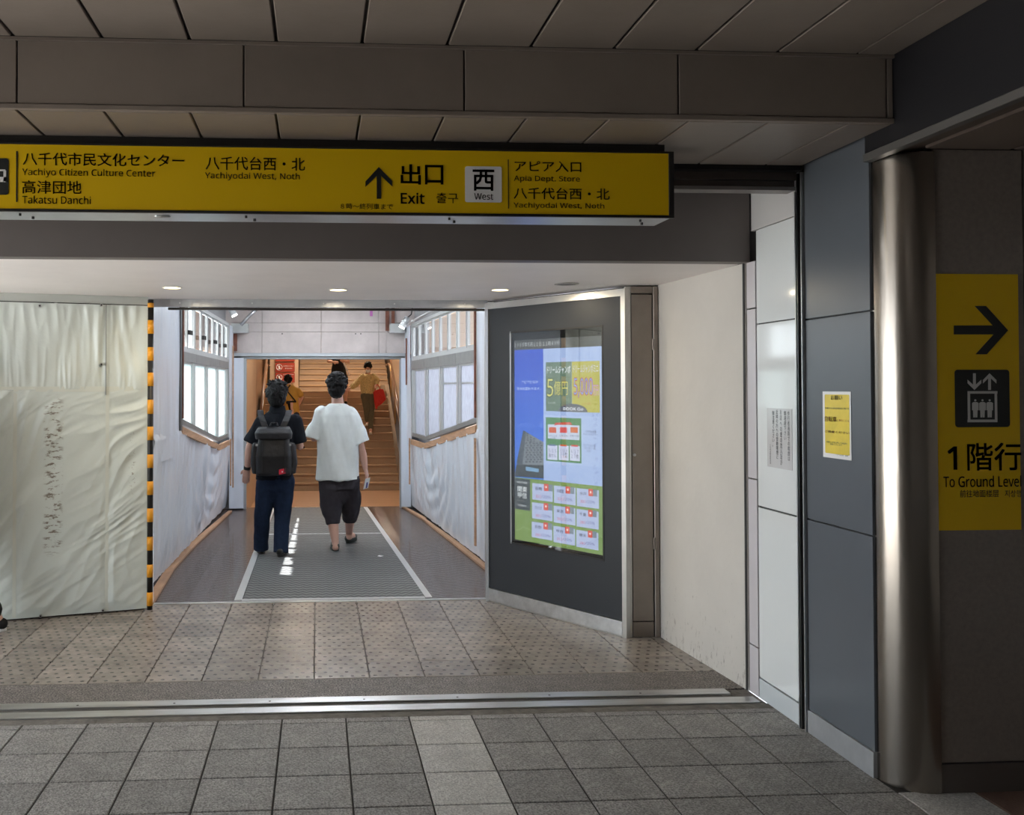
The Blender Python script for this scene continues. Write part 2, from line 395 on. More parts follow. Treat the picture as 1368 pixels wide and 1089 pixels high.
for k in range(-17, 4): inst(cp2, 'ceiling_panel', (.779+.312*k+.005, 3.48, 2.572), c2)
MB().box(2.032, 2.198, 3.48, 4.145, 2.572, 2.586, .002).build('ceiling_panel', m_ceil, c2)
# sliding door head track
th = root_struct('trim_3', 'dark door track under the ceiling edge', (0, 4.2, 2.46))
MB().box(-4.6, 2.2, 4.15, 4.26, 2.552, 2.585).build('track_cover', m_dk, th)
MB().box(-4.6, 2.195, 4.19, 4.26, 2.515, 2.552).build('track_rail', mat('dark bronze metal', (.12, .10, .09), .4, .6), th)
MB().box(-4.6, 2.19, 4.20, 4.26, 2.487, 2.512).build('track_rail', MATS['dark bronze metal'], th)
MB().box(-4.6, 2.19, 4.19, 4.27, 2.468, 2.484).build('track_lip', mat('grey metal lip', (.3, .28, .27), .4, .5), th)
# big header over the bay and white soffit
struct(MB().box(-4.6, 2.215, 4.707, 4.80, 2.208, 2.90).build('wall_front', m_fascia), 'grey brown header wall over the bay')
sf = struct(MB().box(-4.6, 2.2, 4.715, 6.93, 2.2085, 2.28).build('ceiling.002', m_soff), 'white painted soffit over the bay')
struct(MB().box(-4.6, 2.2, 4.27, 4.72, 2.85, 2.95).build('ceiling.003', m_fascia))
for k in range(3):  # unseen glowing tubes added to brighten the passage
    t = thing('fill_tube', ('first', 'second', 'third')[k]+' added fill tube hidden under the passage roof', 'light', (.1, 8+1.6*k, 2.7))
    MB().box(-.5, .7, 7.96+1.6*k, 8.04+1.6*k, 2.66, 2.70).build('housing', m_white, t)
    MB().box(-.48, .68, 7.98+1.6*k, 8.02+1.6*k, 2.645, 2.66).build('tube', mat('cool fill tube', (1, 1, 1), .4, emit=(.88, .94, 1), es=36), t)
m_film = mat('crinkled clear film over metal', (.50, .52, .55), .22, .3, var=.15, vs=5, bump=.5, bs=6)
fs = struct(MB().box(-4.6, 1.25, 6.90, 6.935, 2.152, 2.215, .002).build('trim_4', m_film), 'film covered lip at the edge of the soffit')
for k in range(5): MB().cyl((-1.0+.52*k, 6.90, 2.18), (-1.0+.52*k, 6.893, 2.18), .006).build('screw', m_alu, fs)
MB().box(-1.09, 1.235, 6.93, 6.975, 2.134, 2.150).build('black_bar', m_dk, fs)
# downlights
m_lamp = mat('warm lamp', (.9, .8, .6), .4, emit=(1, .78, .38), es=3.2)
def downlight(x, y, lab):
    t = thing('downlight', lab, 'light', (x, y, 2.208), 'downlights in the soffit')
    o = MB().cyl((x, y, 2.2065), (x, y, 2.2045), .062, n=28).build('trim_ring', m_white, t)
    MB().cyl((x, y, 2.2044), (x, y, 2.2035), .052, n=28).build('lens', m_lamp, t)
    ld = bpy.data.lights.new('bulb', 'AREA'); ld.shape = 'DISK'; ld.size = .1; ld.energy = 3; ld.color = (1, .85, .6)
    l = bpy.data.objects.new('bulb', ld); C.objects.link(l); l.location = (0, 0, -.008); l.parent = t
for p, lab in (((230, 384), 'round warm downlight at the left of the white soffit above the passage'), ((452, 387), 'round warm downlight in the middle of the white soffit'), ((668, 387), 'round warm downlight on the soffit near the display panel')):
    q = atZ(*p, 2.208); downlight(q.x, q.y, lab)
q = atZ(757, 379, 2.208); t = thing('ceiling_speaker', 'round perforated speaker grille in the white soffit', 'speaker', (q.x, q.y, 2.208))
MB().cyl((q.x, q.y, 2.207), (q.x, q.y, 2.203), .075, n=28).build('rim', mat('pale grey plastic', (.5, .48, .46), .5), t)
gr = MB()
for i in range(-4, 5):
    for j in range(-4, 5):
        if i*i+j*j < 18: gr.cyl((q.x+i*.013, q.y+j*.013, 2.2029), (q.x+i*.013, q.y+j*.013, 2.2022), .004, n=6)
o = gr.build('grille_holes', m_dk, t); o['kind'] = 'stuff'

# ================================================================== RIGHT WALL
PR = Plane((2.22, 6.0), (2.22, 0))       # faces -X
wr = root_struct('wall_right', 'right wall of slate and white panels', (2.22, 4, 0))
MB().box(2.234, 2.40, 3.66, 6.0, 0, 2.95).build('wall_core', m_dk, wr)
for a, b in ((.105, .962), (.968, 1.868), (1.874, 2.83)):
    MB().box(2.220, 2.236, 3.664, 4.168, a, b, .0015).build('slate_panel', m_slate, wr)
MB().box(2.214, 2.236, 3.664, 4.172, 0, .102, .001).build('kick_plate', mat('satin grey kick plate', (.42, .43, .45), .42, .5, var=.1, vs=8), wr)
dj = root_struct('door_1', 'black pocket frame and sliding leaf edge in the right wall', (2.22, 4.22, 0))
MB().box(2.222, 2.24, 4.172, 4.225, 0, 2.55).build('frame_channel', m_dk, dj)
MB().box(2.208, 2.222, 4.176, 4.185, 0, 2.55).build('frame_strip', m_alu, dj)
MB().box(2.208, 2.222, 4.212, 4.220, 0, 2.55).build('frame_strip', mat('dark frame strip', (.10, .10, .10), .3, .8), dj)
MB().box(2.206, 2.222, 4.226, 4.236, 0.0, 2.47).build('leaf_edge', m_alu, dj)
for a, b in ((0.105, .958), (.966, 1.880), (1.886, 2.36)):
    MB().box(2.220, 2.238, 4.238, 4.648, a, b, .0015).build('white_panel', m_whpan, dj)
MB().box(2.220, 2.238, 4.238, 4.700, 2.364, 2.60, .001).build('top_panel', mat('satin white panel', (.62, .61, .61), .4), dj)
MB().box(2.218, 2.236, 4.238, 4.648, 0, .098, .001).build('bottom_rail', mat('pale bottom rail', (.58, .62, .65), .3), dj)
for a, b in ((0, .243), (.25, 1.092), (1.099, 1.963), (1.97, 2.207)):
    MB().box(2.217, 2.236, 4.656, 4.752, a, b, .001).build('lavender_panel', m_lav, wr)
# white plaster wall and box pier
m_plas = mat('scuffed white plaster', (.60, .57, .53), .6, var=.05, vs=2, bump=.12, bs=25)
def scuffs(M):
    N, L = M.node_tree.nodes, M.node_tree.links; b = N['Principled BSDF']; tc = [n for n in N if n.type == 'TEX_COORD'][0]
    mp = N.new('ShaderNodeMapping'); mp.inputs['Scale'].default_value = (14, 14, 5); L.new(tc.outputs['Object'], mp.inputs[0])
    n = N.new('ShaderNodeTexNoise'); n.inputs['Scale'].default_value = 3; n.inputs['Detail'].default_value = 8; n.inputs['Roughness'].default_value = .75; L.new(mp.outputs[0], n.inputs[0])
    sz = N.new('ShaderNodeSeparateXYZ'); L.new(tc.outputs['Object'], sz.inputs[0])
    hm = N.new('ShaderNodeMapRange'); hm.inputs[1].default_value = .0; hm.inputs[2].default_value = .75; hm.inputs[3].default_value = .12; hm.inputs[4].default_value = -.06; L.new(sz.outputs[2], hm.inputs[0])
    ad = N.new('ShaderNodeMath'); L.new(n.outputs[0], ad.inputs[0]); L.new(hm.outputs[0], ad.inputs[1])
    th_ = N.new('ShaderNodeMapRange'); th_.inputs[1].default_value = .66; th_.inputs[2].default_value = .74; L.new(ad.outputs[0], th_.inputs[0])
    mx = N.new('ShaderNodeMix'); mx.data_type = 'RGBA'; L.new(th_.outputs[0], mx.inputs[0]); L.new(b.inputs['Base Color'].links[0].from_socket, mx.inputs[6]); mx.inputs[7].default_value = (.30, .27, .24, 1)
    L.new(mx.outputs[2], b.inputs['Base Color'])
scuffs(m_plas)
struct(MB().prism([(2.212, 4.758, 0), (2.235, 4.758, 0), (2.235, 6.1, 0), (2.142, 6.1, 0), (2.142, 5.76, 0)], (0, 0, 2.208)).build('wall_right.001', m_plas), 'scuffed white plaster wall beside the display')
MB().prism([(2.207, 4.760, 0), (2.215, 4.760, 0), (2.215, 4.775, 0), (2.206, 4.775, 0)], (0, 0, 2.207)).build('corner_bead', mat('dark gap seal', (.03, .03, .03), .6), bpy.data.objects['wall_right.001'])
# ================================================================== DISPLAY PANEL
SA, SB = (1.235, 6.885), (1.918, 5.807)
PS = Plane(SA, SB); LS = (V((*SB, 0))-V((*SA, 0))).length
ds = thing('display_panel', 'angled slate grey advertising display panel with steel frame', 'display', (1.58, 6.35, 0))
m_sl2 = mat('slate display surround', (.028, .032, .038), .4, spec=.35)
u0, v1 = PS.uv(680.5, 443); u1, _ = PS.uv(805.2, 435.4); v0 = .452
def pslab(pl, ua, ub, va, vb, d0, d1, name, M, par, bev=0):
    return MB().obox(pl.P(ua, va, d0), pl.u*(ub-ua), V((0, 0, vb-va)), pl.n*(d1-d0)).build(name, M, par)
for a in ((.03, u0, .10, 2.14), (u1, LS-.02, .10, 2.14), (u0, u1, v1, 2.14), (u0, u1, .10, v0)):
    pslab(PS, a[0], a[1], a[2], a[3], -.03, -.004, 'surround', m_sl2, ds)
pslab(PS, 0, LS, 2.14, 2.185, -.05, .008, 'top_rail', m_steel, ds)
pslab(PS, .0, .03, .0, 2.14, -.05, .008, 'side_rail', m_alu, ds)
pslab(PS, LS-.022, LS+.012, .0, 2.185, -.05, .008, 'side_rail', m_steel, ds)
pslab(PS, 0.03, LS-.022, .012, .098, -.05, .010, 'kick_rail', mat('scuffed steel kick', (.6, .6, .6), .35, 1, var=.2, vs=10), ds)
pslab(PS, 0.0, LS, .0, .012, -.05, .002, 'foot_rail', m_steel, ds)
pslab(PS, 0.02, LS-.06, .05, 2.2, -.12, -.06, 'back_panel', m_dk, ds)
# pier closing the display box on the right
m_bst = mat('dark bronze steel', (.27, .235, .21), .3, .9, var=.12, vs=3)
bx = thing('steel_pier', 'brown steel pier between the display panel and white wall', 'pillar', (2.03, 5.83, 0))
MB().box(1.965, 2.135, 5.832, 6.1, 0, 2.2).build('pier_body', m_dk, bx)
MB().box(1.925, 1.962, 5.812, 5.832, 0, 2.2, .002).build('stile', m_steel, bx)
MB().box(1.968, 2.10, 5.816, 5.832, .10, 2.15, .002).build('door_leaf', m_bst, bx)
MB().box(1.968, 2.10, 5.815, 5.832, .0, .094, .002).build('kick_plate', m_bst, bx)
MB().box(2.106, 2.137, 5.808, 5.832, 0, 2.2, .002).build('stile', m_bst, bx)
MB().box(1.964, 2.104, 5.812, 5.832, 2.156, 2.2, .002).build('head_rail', m_bst, bx)
MB().cyl((1.982, 5.817, 1.14), (1.982, 5.808, 1.14), .009).build('lock', m_alu, bx)
for z in (.55, 1.8): MB().cyl((2.104, 5.812, z), (2.104, 5.812, z+.07), .006).build('hinge', m_bst, bx)
# --- the screen picture
sc = bpy.data.objects.new('screen', None); C.objects.link(sc); sc.parent = ds
sc.location = (0, 0, 0)
D0 = -.022
def R4(a, b): return (670+.1469*a, 430+.1469*b)
def R5(a, b): return (670+.1561*a, 590+.1561*b)
lay = [0]
def sp(p0, p1, col, nm='picture_block', d=None, rad=0, s=.55):
    lay[0] += 1
    return plate(PS, *p0, *p1, emat(*col, s), sc, nm, d=(D0+.00012*lay[0]) if d is None else d, th=.0002, rad=rad)
def st(s, p0, p1, col, bold=0):
    lay[0] += 1
    return text(s, PS, *p0, *p1, emat(*col), sc, 'screen_lettering', bold, d=D0+.00012*lay[0]+.0002, res=1)
pslab(PS, u0, u1, v0, v1, D0-.004, D0, 'glass_back', mat('black screen glass', (.006, .006, .007), .2), sc)
a_sc = PS.uv(*R4(95, 265)); 
UL, UM, UR = PS.uv(*R4(98, 300))[0], PS.uv(*R4(360, 300))[0], PS.uv(*R4(893, 300))[0]
VT = PS.uv(*R4(98, 258))[1]; VB = PS.uv(*R5(98, 838))[1]; VH = PS.uv(*R4(98, 170))[1]
def spu(uv, col, nm='picture_block', s=.55):
    lay[0] += 1; return plate(PS, 0, 0, 0, 0, emat(*col, s), sc, nm, d=D0+.00012*lay[0], th=.0002, uv=uv)
spu((UL, VH, UR, VT), (62, 64, 66)); st('2025年5月21日 11時49分', R4(97, 192), R4(508, 212), (215, 220, 225))
VLB = PS.uv(*R5(98, 305))[1]
n = 14                                                 # blue sky picture in bands, lighter towards the horizon
for k in range(n):
    f = k/(n-1); va = VT+(VLB-VT)*k/n; vb = VT+(VLB-VT)*(k+1)/n
    spu((UL, va, UM, vb), (int(38+20*f), int(82+38*f), int(205+20*f))); lay[0] -= 1
lay[0] += 1
st('アピアビルが', R4(160, 534), R4(312, 560), (225, 235, 255)); st('生まれ変わります。', R4(120, 594), R4(336, 622), (225, 235, 255))
def spoly(pts, col, nm='picture_block'):
    lay[0] += 1; return poly(PS, pts, emat(*col), sc, nm, d=D0+.00012*lay[0], th=.0002)
spoly([R4(178, 988), R5(345, 8), R5(345, 210), R5(150, 200), R5(110, 190)], (120, 128, 138), 'tower_picture')
spoly([R4(178, 988), R4(205, 1000), R5(160, 200), R5(108, 190)], (70, 80, 92), 'tower_picture')
for r in range(9):
    for k in range(5):
        x = 195+k*30+(r % 2)*10; y = 8+r*20
        spoly([R5(x-8, y), R5(x+6, y+1), R5(x+6, y+13), R5(x-8, y+12)], (52, 60, 74), 'tower_window'); lay[0] -= 1
lay[0] += 1
for r in range(4):
    for k in range(3):
        x = 215+k*30; y = 1010+r*20
        if k*14 > r*22+10: continue
        spoly([R4(x-6, y+k*14), R4(x+10, y+k*14+4), R4(x+10, y+k*14+16), R4(x-6, y+k*14+12)], (52, 60, 74), 'tower_window'); lay[0] -= 1
lay[0] += 1
spoly([R5(98, 265), R5(110, 195), R5(345, 205), R5(345, 318), R5(98, 300)], (58, 66, 72)); spoly([R5(190, 215), R5(300, 235), R5(300, 265), R5(190, 250)], (125, 165, 200))
VG = PS.uv(*R5(345, 332))[1]
spu((UM, VT, UR, VG), (166, 186, 232)); 
spu((UL, VG, UR, VB), (122, 150, 82), 'map_picture')
# adverts
st_a = [((383, 368), (620, 818), (98, 122, 104)), ((620, 362), (876, 828), (186, 180, 78))]
for a, b, c in st_a: sp(R4(*a), R4(*b), c, 'advert')
st('ドリームジャンボ', R4(395, 405), R4(608, 468), (240, 240, 250), .02); st('ドリームジャンボミニ', R4(632, 392), R4(862, 462), (90, 60, 120), .04); st('ドリームジャンボミニ', R4(632, 392), R4(862, 462), (240, 240, 250), .0)
for t_, x0_, x1_, y0_, y1_, c1_, c2_ in (('5', 398, 452, 520, 680, (70, 90, 60), (222, 214, 120)), ('億円', 460, 585, 535, 668, (70, 90, 60), (222, 214, 120)), ('5,000', 640, 812, 512, 690, (190, 60, 60), (110, 160, 230)), ('万円', 816, 864, 575, 670, (190, 60, 60), (200, 170, 220))):
    st(t_, R4(x0_, y0_), R4(x1_, y1_), c1_, .05); st(t_, R4(x0_, y0_), R4(x1_, y1_), c2_, .0)
st('500円', R4(408, 728), R4(470, 750), (235, 235, 240)); st('100円', R4(725, 735), R4(790, 756), (200, 90, 60))
lay[0] += 1; ell = [PS.uv(*R4(630, 822))]; cxu = PS.uv(*R4(628, 820)); wdt = PS.uv(*R4(765, 822))[0]-cxu[0]
MB().prism([PS.P(cxu[0]+wdt*math.cos(a*PI/14), cxu[1]+.055*math.sin(a*PI/14), D0+.00012*lay[0]) for a in range(15)], PS.n*.0002).build('advert', emat(92, 96, 110), sc)
st('BOOK Go', R4(545, 778), R4(725, 808), (235, 238, 250), .02)
sp(R4(380, 850), R5(835, 222), (176, 194, 236), 'advert'); sp(R4(386, 868), R5(668, 190), (84, 138, 92), 'advert')
sp(R4(404, 932), R4(692, 1078), (200, 208, 232), 'advert'); sp(R5(372, 12), R5(660, 172), (84, 138, 92), 'advert')
spoly([R4(462, 945), R4(470, 918), R4(610, 912), R4(628, 940), R4(600, 936), R4(490, 938)], (205, 78, 70), 'ribbon_picture')
for k, (nm, c) in enumerate((('ジャンボ', (214, 96, 60)), ('スクラッチ', (220, 84, 84)), ('ミニ', (214, 110, 60)))):
    x = 415+k*98; sp(R4(x, 958), R4(x+66, 1012), c, 'card_picture'); st(('5月11日\n15枚', '6月2日', '6月5日')[k], R4(x-4, 1028), R4(x+72, 1050+(16 if k == 0 else 0)), (60, 60, 80))
for k in range(3):
    x = 378+k*96; sp(R5(x, 30+k*3), R5(x+86, 160+k*5), (205, 208, 236), 'card_picture'); sp(R5(x+12, 22+k*3), R5(x+70, 40+k*3), ((90, 110, 150), (216, 96, 60), (216, 70, 70))[k], 'card_picture')
    st(('5/15\n抽せん', '5/28\n12枚\n15枚', '6/17\n27枚')[k], R5(x+10, 62+k*3), R5(x+76, 140+k*4), (70, 70, 90))
st('八千代台東園\nチャンスセンター', R4(728, 985), R4(862, 1040), (60, 64, 90)); st('アピアビル1階\n「ロータリー側\n入口」', R5(685, 20), R5(790, 96), (60, 64, 90))
# weather map
sp(R5(98, 312), R5(232, 596), (62, 70, 76), 'weather_box')
st('WEATHER', R5(118, 338), R5(206, 364), (225, 230, 235)); st('関東\n甲信', R5(124, 380), R5(204, 492), (225, 230, 235), .01); st('Wed May 21', R5(118, 498), R5(204, 516), (200, 205, 210)); st('TODAY', R5(126, 536), R5(200, 562), (225, 230, 235))
lay[0] += 1
for a in (((100, 600), (140, 625), (165, 610)), ((105, 760), (140, 755), (175, 730), (240, 765))):
    MB().tube([PS.P(*PS.uv(*R5(*p)), D0+.00012*lay[0]) for p in a], .0008, 4).build('map_line', emat(200, 210, 190), sc)
names = ('前橋', '宇都宮', '水戸', 'さいたま', '東京', '千葉', '長野', '甲府', '横浜'); tmp = ('32', '32', '30', '30', '30', '28', '28', '31', '28')
for k in range(9):
    r, c = divmod(k, 3); x0 = (250, 436, 632)[c]; x1 = (425, 622, 822)[c]; y0 = 355+c*22+r*(165, 172, 178)[c]; h = (150, 158, 165)[c]
    sp(R5(x0, y0), R5(x1, y0+h+14), (180, 190, 226), 'weather_card'); sp(R5(x0+100, y0+6), R5(x0+138, y0+72), (214, 84, 70), 'weather_icon'); sp(R5(x0+138, y0+12), R5(x0+174, y0+74), (122, 134, 150), 'weather_icon')
    q0 = PS.uv(*R5(x0+119, y0+36)); lay[0] += 1
    MB().cyl(PS.P(*q0, D0+.00012*lay[0]), PS.P(*q0, D0+.00012*lay[0]+.0002), .008, n=10).build('weather_icon', emat(245, 225, 220), sc)
    st(names[k], R5(x0+26, y0+30), R5(x0+84, y0+66), (40, 44, 60), .01); st(tmp[k]+'°', R5(x0+30, y0+100), R5(x0+76, y0+130), (210, 70, 90)); st('/20%', R5(x0+80, y0+102), R5(x0+158, y0+138), (90, 90, 150))
# glass in front (reflects the bay)
GL = bpy.data.materials.new('clear glass'); GL.use_nodes = True; N = GL.node_tree.nodes; L = GL.node_tree.links; N.clear()
def glass_nodes(MT, tcol, mixr, diff=None):
    N = MT.node_tree.nodes; L = MT.node_tree.links; N.clear(); o = N.new('ShaderNodeOutputMaterial'); t = N.new('ShaderNodeBsdfTransparent'); t.inputs[0].default_value = (*tcol, 1)
    g = N.new('ShaderNodeBsdfGlossy'); g.inputs['Roughness'].default_value = .02; m_ = N.new('ShaderNodeMixShader'); lw = N.new('ShaderNodeLayerWeight'); lw.inputs[0].default_value = .5; pw = N.new('ShaderNodeMath'); pw.operation = 'POWER'; pw.inputs[1].default_value = 4; L.new(lw.outputs['Facing'], pw.inputs[0])
    mr_ = N.new('ShaderNodeMapRange'); mr_.inputs[3].default_value = mixr; L.new(pw.outputs[0], mr_.inputs[0]); L.new(mr_.outputs[0], m_.inputs[0]); L.new(t.outputs[0], m_.inputs[1]); L.new(g.outputs[0], m_.inputs[2]); L.new(m_.outputs[0], o.inputs[0])
glass_nodes(GL, (.96, .98, .97), .10)
pslab(PS, u0, u1, v0, v1, -.0065, -.0045, 'glass_pane', GL, ds)
for a in ((u0, u0+.012, v0, v1), (u1-.012, u1, v0, v1), (u0, u1, v1-.012, v1), (u0, u1, v0, v0+.012)): pslab(PS, *a, -.0045, -.002, 'glass_bead', m_alu if a[0] == u0 and a[1] < u0+.02 else m_dk, ds)

# ================================================================== CORNER COLUMN, FASCIA, PILLAR WALL
m_col = mat('brushed steel column', (.34, .305, .27), .24, 1, var=.08, vs=2, bump=.10, bs=5, stretch=(6, 6, .6))
pts = [(2.228+.0, 3.662), (2.228, 3.655)]
arc = [(2.376-.146*math.cos(a*PI/2/20), 3.655-.146*math.sin(a*PI/2/20)) for a in range(21)]
cb = MB(); pts = [(2.230, 3.663)]+arc+[(2.392, 3.509)]
vs = [[cb.bm.verts.new((x, y, z)) for x, y in pts] for z in (0, .6, 1.2, 1.8, 2.48)]
for a, b in zip(vs, vs[1:]):
    for k in range(len(pts)-1): cb.bm.faces.new((a[k], a[k+1], b[k+1], b[k]))
col = thing('corner_column', 'rounded stainless steel corner column beside the yellow lift sign', 'column', (2.31, 3.58, 0))
cb.build('steel_cladding', m_col, col, True, fix=False)
MB().prism([(x+.012, y+.012, 0) for x, y in arc]+[(2.392, 3.53, 0), (2.392, 3.66, 0)], (0, 0, 2.47)).build('core', m_dk, col)
wb = root_struct('wall_right.002', 'brown laminated wall carrying the yellow lift sign', (2.56, 3.52, 0))
MB().box(2.395, 4.2, 3.53, 3.66, 0, 2.95).build('wall_core', m_dk, wb)
MB().box(2.393, 2.752, 3.515, 3.531, .116, 2.49, .001).build('laminate_panel', m_bcol, wb)
MB().box(2.393, 2.752, 3.513, 3.531, 0, .110, .001).build('kick_plate', mat('dark kick plate', (.15, .13, .12), .35, .5), wb)
MB().box(2.758, 3.40, 3.519, 3.531, .116, 2.49, .001).build('laminate_panel', m_bcol, wb)
MB().box(3.406, 4.1, 3.519, 3.531, .116, 2.49, .001).build('laminate_panel', m_bcol, wb)
fa = root_struct('wall_right.003', 'dark navy fascia above the lift lobby opening', (2.2, 3, 2.5))
MB().box(2.2, 2.235, -6, 3.655, 2.50, 3.0).build('fascia_panel', m_navy, fa)
MB().box(2.188, 2.226, -6, 3.650, 2.468, 2.499, .002).build('fascia_trim', mat('grey trim', (.11, .105, .10), .4, .2), fa)
c4 = struct(MB().box(2.232, 4.2, -6, 3.655, 2.50, 2.6).build('ceiling.004', mat('brown lobby ceiling', (.12, .09, .075), .5)), 'low brown ceiling of the lift lobby')
for k in range(5): MB().box(2.35+.36*k, 2.69+.36*k, -5.9, 3.5, 2.488, 2.502, .002).build('ceiling_panel', MATS['brown lobby ceiling'], c4)

# --- yellow wall sign
PW = Plane((2.0, 3.5145), (3.0, 3.5145)); PW.n = V((0, -1, 0))
ys = thing('wall_sign', 'yellow sign with right arrow and lift pictogram on brown wall', 'sign', (2.56, 3.514, 1.0))
plate(PW, 1249, 366, 1363.5, 707.5, m_yel, ys, 'sign_plate', d=.004, th=.004)
d = .0055
poly(PW, [(1273, 435), (1325, 435), (1301, 409), (1316, 409), (1345.5, 441.5), (1317, 473.5), (1302, 473.5), (1326, 447), (1273, 447)], m_ink, ys, 'arrow', d=d)
plate(PW, 1274, 494, 1348, 570.5, m_ink, ys, 'pictogram_square', d=d, rad=.012)
def x4(a, b): return 1240+.3307*a, 360+.3306*b
m_pic = mat('pictogram grey', (.55, .55, .55), .5)
for (a0, b0), (a1, b1) in (((155, 492), (275, 502)), ((155, 607), (275, 617)), ((155, 502), (166, 607)), ((264, 502), (275, 607))):
    plate(PW, *x4(a0, b0), *x4(a1, b1), m_pic, ys, 'pictogram_frame', d=d+.001)
for k in range(3):
    cx = 186+29*k; pp = PW.uv(*x4(cx, 529)); MB().cyl(PW.P(*pp, d), PW.P(*pp, d+.001), .0042, n=12).build('pictogram_figure', m_pic, ys)
    poly(PW, [x4(cx-13, 540), x4(cx-7, 536), x4(cx+7, 536), x4(cx+13, 540), x4(cx+13, 569), x4(cx+9, 569), x4(cx+8, 598), x4(cx+1, 598), x4(cx, 575), x4(cx-1, 598), x4(cx-8, 598), x4(cx-9, 569), x4(cx-13, 569)], m_pic, ys, 'pictogram_figure', d=d+.001)
poly(PW, [x4(177, 420), x4(188, 420), x4(188, 466), x4(210, 446), x4(210, 460), x4(182.5, 487), x4(155, 460), x4(155, 446), x4(177, 466)], m_pic, ys, 'pictogram_arrow', d=d+.001)
poly(PW, [x4(238, 487), x4(238, 440), x4(217, 461), x4(217, 447), x4(243.5, 420), x4(271, 447), x4(271, 461), x4(249, 440), x4(249, 487)], m_pic, ys, 'pictogram_arrow', d=d+.001)
text('1', PW, 1265, 597, 1277, 627, m_ink, ys, bold=.02, d=d); text('階行', PW, 1291, 592, 1363, 628, m_ink, ys, bold=.02, d=d)
text('To Ground Level', PW, 1259, 636, 1363, 650, m_ink, ys, bold=.008, d=d); text('前往地面楼层', PW, 1281, 654.5, 1333, 664, m_ink, ys, d=d); text('지상행', PW, 1341, 654.5, 1363, 664, m_ink, ys, d=d)

# --- notices on the right wall
PX = Plane((2.22, 5.0), (2.22, 3.0)); PX.n = V((-1, 0, 0))
yp = thing('notice_poster', 'yellow bicycle notice taped to the slate panel', 'poster', (2.218, 3.91, 1.4))
plate(PX, 1099.5, 523, 1138, 615.5, m_white, yp, 'paper', d=.002, th=.0015)
plate(PX, 1102.5, 527, 1136, 609, mat('faded yellow print', (.80, .62, .06), .3, var=.1, vs=9), yp, 'yellow_field', d=.003, rad=.006)
m_inkg = mat('dark green ink', (.02, .05, .06), .5); m_inkr = mat('dark red ink', (.25, .03, .04), .5)
text('お願い', PX, 1111, 528.5, 1126.5, 534.5, m_inkg, yp, bold=.01, d=.0042); text('駅構内での自転車乗車及び置く為', PX, 1103.5, 544, 1135.5, 547.5, m_inkg, yp, d=.0042)
text('自転車', PX, 1103, 556, 1119, 564, m_inkr, yp, bold=.02, d=.0042); text('に乗ることは', PX, 1119.5, 560, 1135.5, 564, m_inkr, yp, d=.0042)
text('ご遠慮ください', PX, 1103, 574.5, 1136, 580.5, m_inkr, yp, bold=.02, d=.0042)
text('駅構内の移動は押して自転車を\n御願いいたします。', PX, 1105.5, 589, 1133, 597, m_inkg, yp, d=.0042); text('八千代台駅　駅長', PX, 1118, 607-.6+2.2-2, 1134.5, 610.5, m_inkg, yp, d=.0042)
wp = thing('notice_sheet', 'white vertical text notice sealed in clear film on white panel', 'poster', (2.218, 4.45, 1.3))
plate(PX, 1025, 545, 1059, 629, mat('pale notice paper', (.62, .62, .63), .12, coat=.6), wp, 'paper', d=.002, th=.0015)
for k, (s, x, ya, yb) in enumerate((('歩行者通路での喫煙は', 1054.5, 549, 616), ('御遠慮下さい', 1049.6, 549, 588), ('お店への煙の流入及び', 1044.3, 547.5, 621.5), ('近隣の方への受動喫煙に', 1039, 547.5, 613.5), ('御注意ください。', 1034, 549, 597), ('八千代台駅前商店会', 1030, 593.5, 620))):
    w_ = 3.6 if k < 5 else 1.8
    text('\n'.join(s), PX, x-w_/2, ya, x+w_/2, yb, m_ink, wp, bold=.0, d=.0035, uv='col')

# ================================================================== HANGING SIGN
SY = 3.8
PH = Plane((-3, SY), (3, SY)); PH.n = V((0, -1, 0))
hs = thing('hanging_sign', 'long yellow overhead direction sign in black frame with silver underside', 'sign', (0, SY+.1, 2.27))
zt = atY(899, 203, SY).z; zb = atY(899, 291.5, SY).z; xr_ = atY(900, 250, SY).x; XL = -2.6
MB().box(XL, xr_, SY+.004, SY+.2, zb+.012, zt).build('case', m_dk, hs)
fzt = atY(450, 199, SY).z; fzb = atY(450, 283.5, SY).z; fx = atY(893, 250, SY).x
MB().box(XL, xr_, SY-.006, SY+.01, fzt, zt, .001).build('frame_rail', m_dk, hs)
MB().box(XL, xr_, SY-.006, SY+.01, zb, fzb, .001).build('frame_rail', m_dk, hs)
MB().box(fx, xr_, SY-.006, SY+.01, fzb, fzt, .001).build('frame_rail', m_dk, hs)
MB().box(XL, fx, SY-.001, SY+.003, fzb, fzt).build('sign_face', m_yel, hs)
MB().box(XL, xr_-.01, SY+.01, SY+.2, zb+.002, zb+.012, .001).build('underside', mat('satin aluminium underside', (.55, .58, .62), .35, .8, var=.12, vs=4), hs)
for px in (32, 330, 598, 850):
    p = atY(px, 300, SY+.1)
    MB().cyl((p.x, SY+.05, zb+.003), (p.x, SY+.05, zb-.008), .005).build('screw', m_dk, hs); MB().cyl((p.x+.03, SY+.12, zb+.003), (p.x+.03, SY+.12, zb-.008), .006).build('screw', m_dk, hs)
p = atY(218, 300, SY+.1); MB().ball((p.x, SY+.08, zb), (.035, .02, .006)).build('latch', m_alu, hs)
MB().box(XL, xr_-.03, SY+.02, SY+.18, zt, 2.574).build('mounting_block', m_dk, hs)
MB().box(xr_-.006, xr_+.002, SY+.01, SY+.2, zb+.01, zt-.01).build('end_cap', m_dk, hs)
d = .003
def T(s, *b, bold=.006, M=m_ink): return text(s, PH, *b, M, hs, bold=bold, d=d)
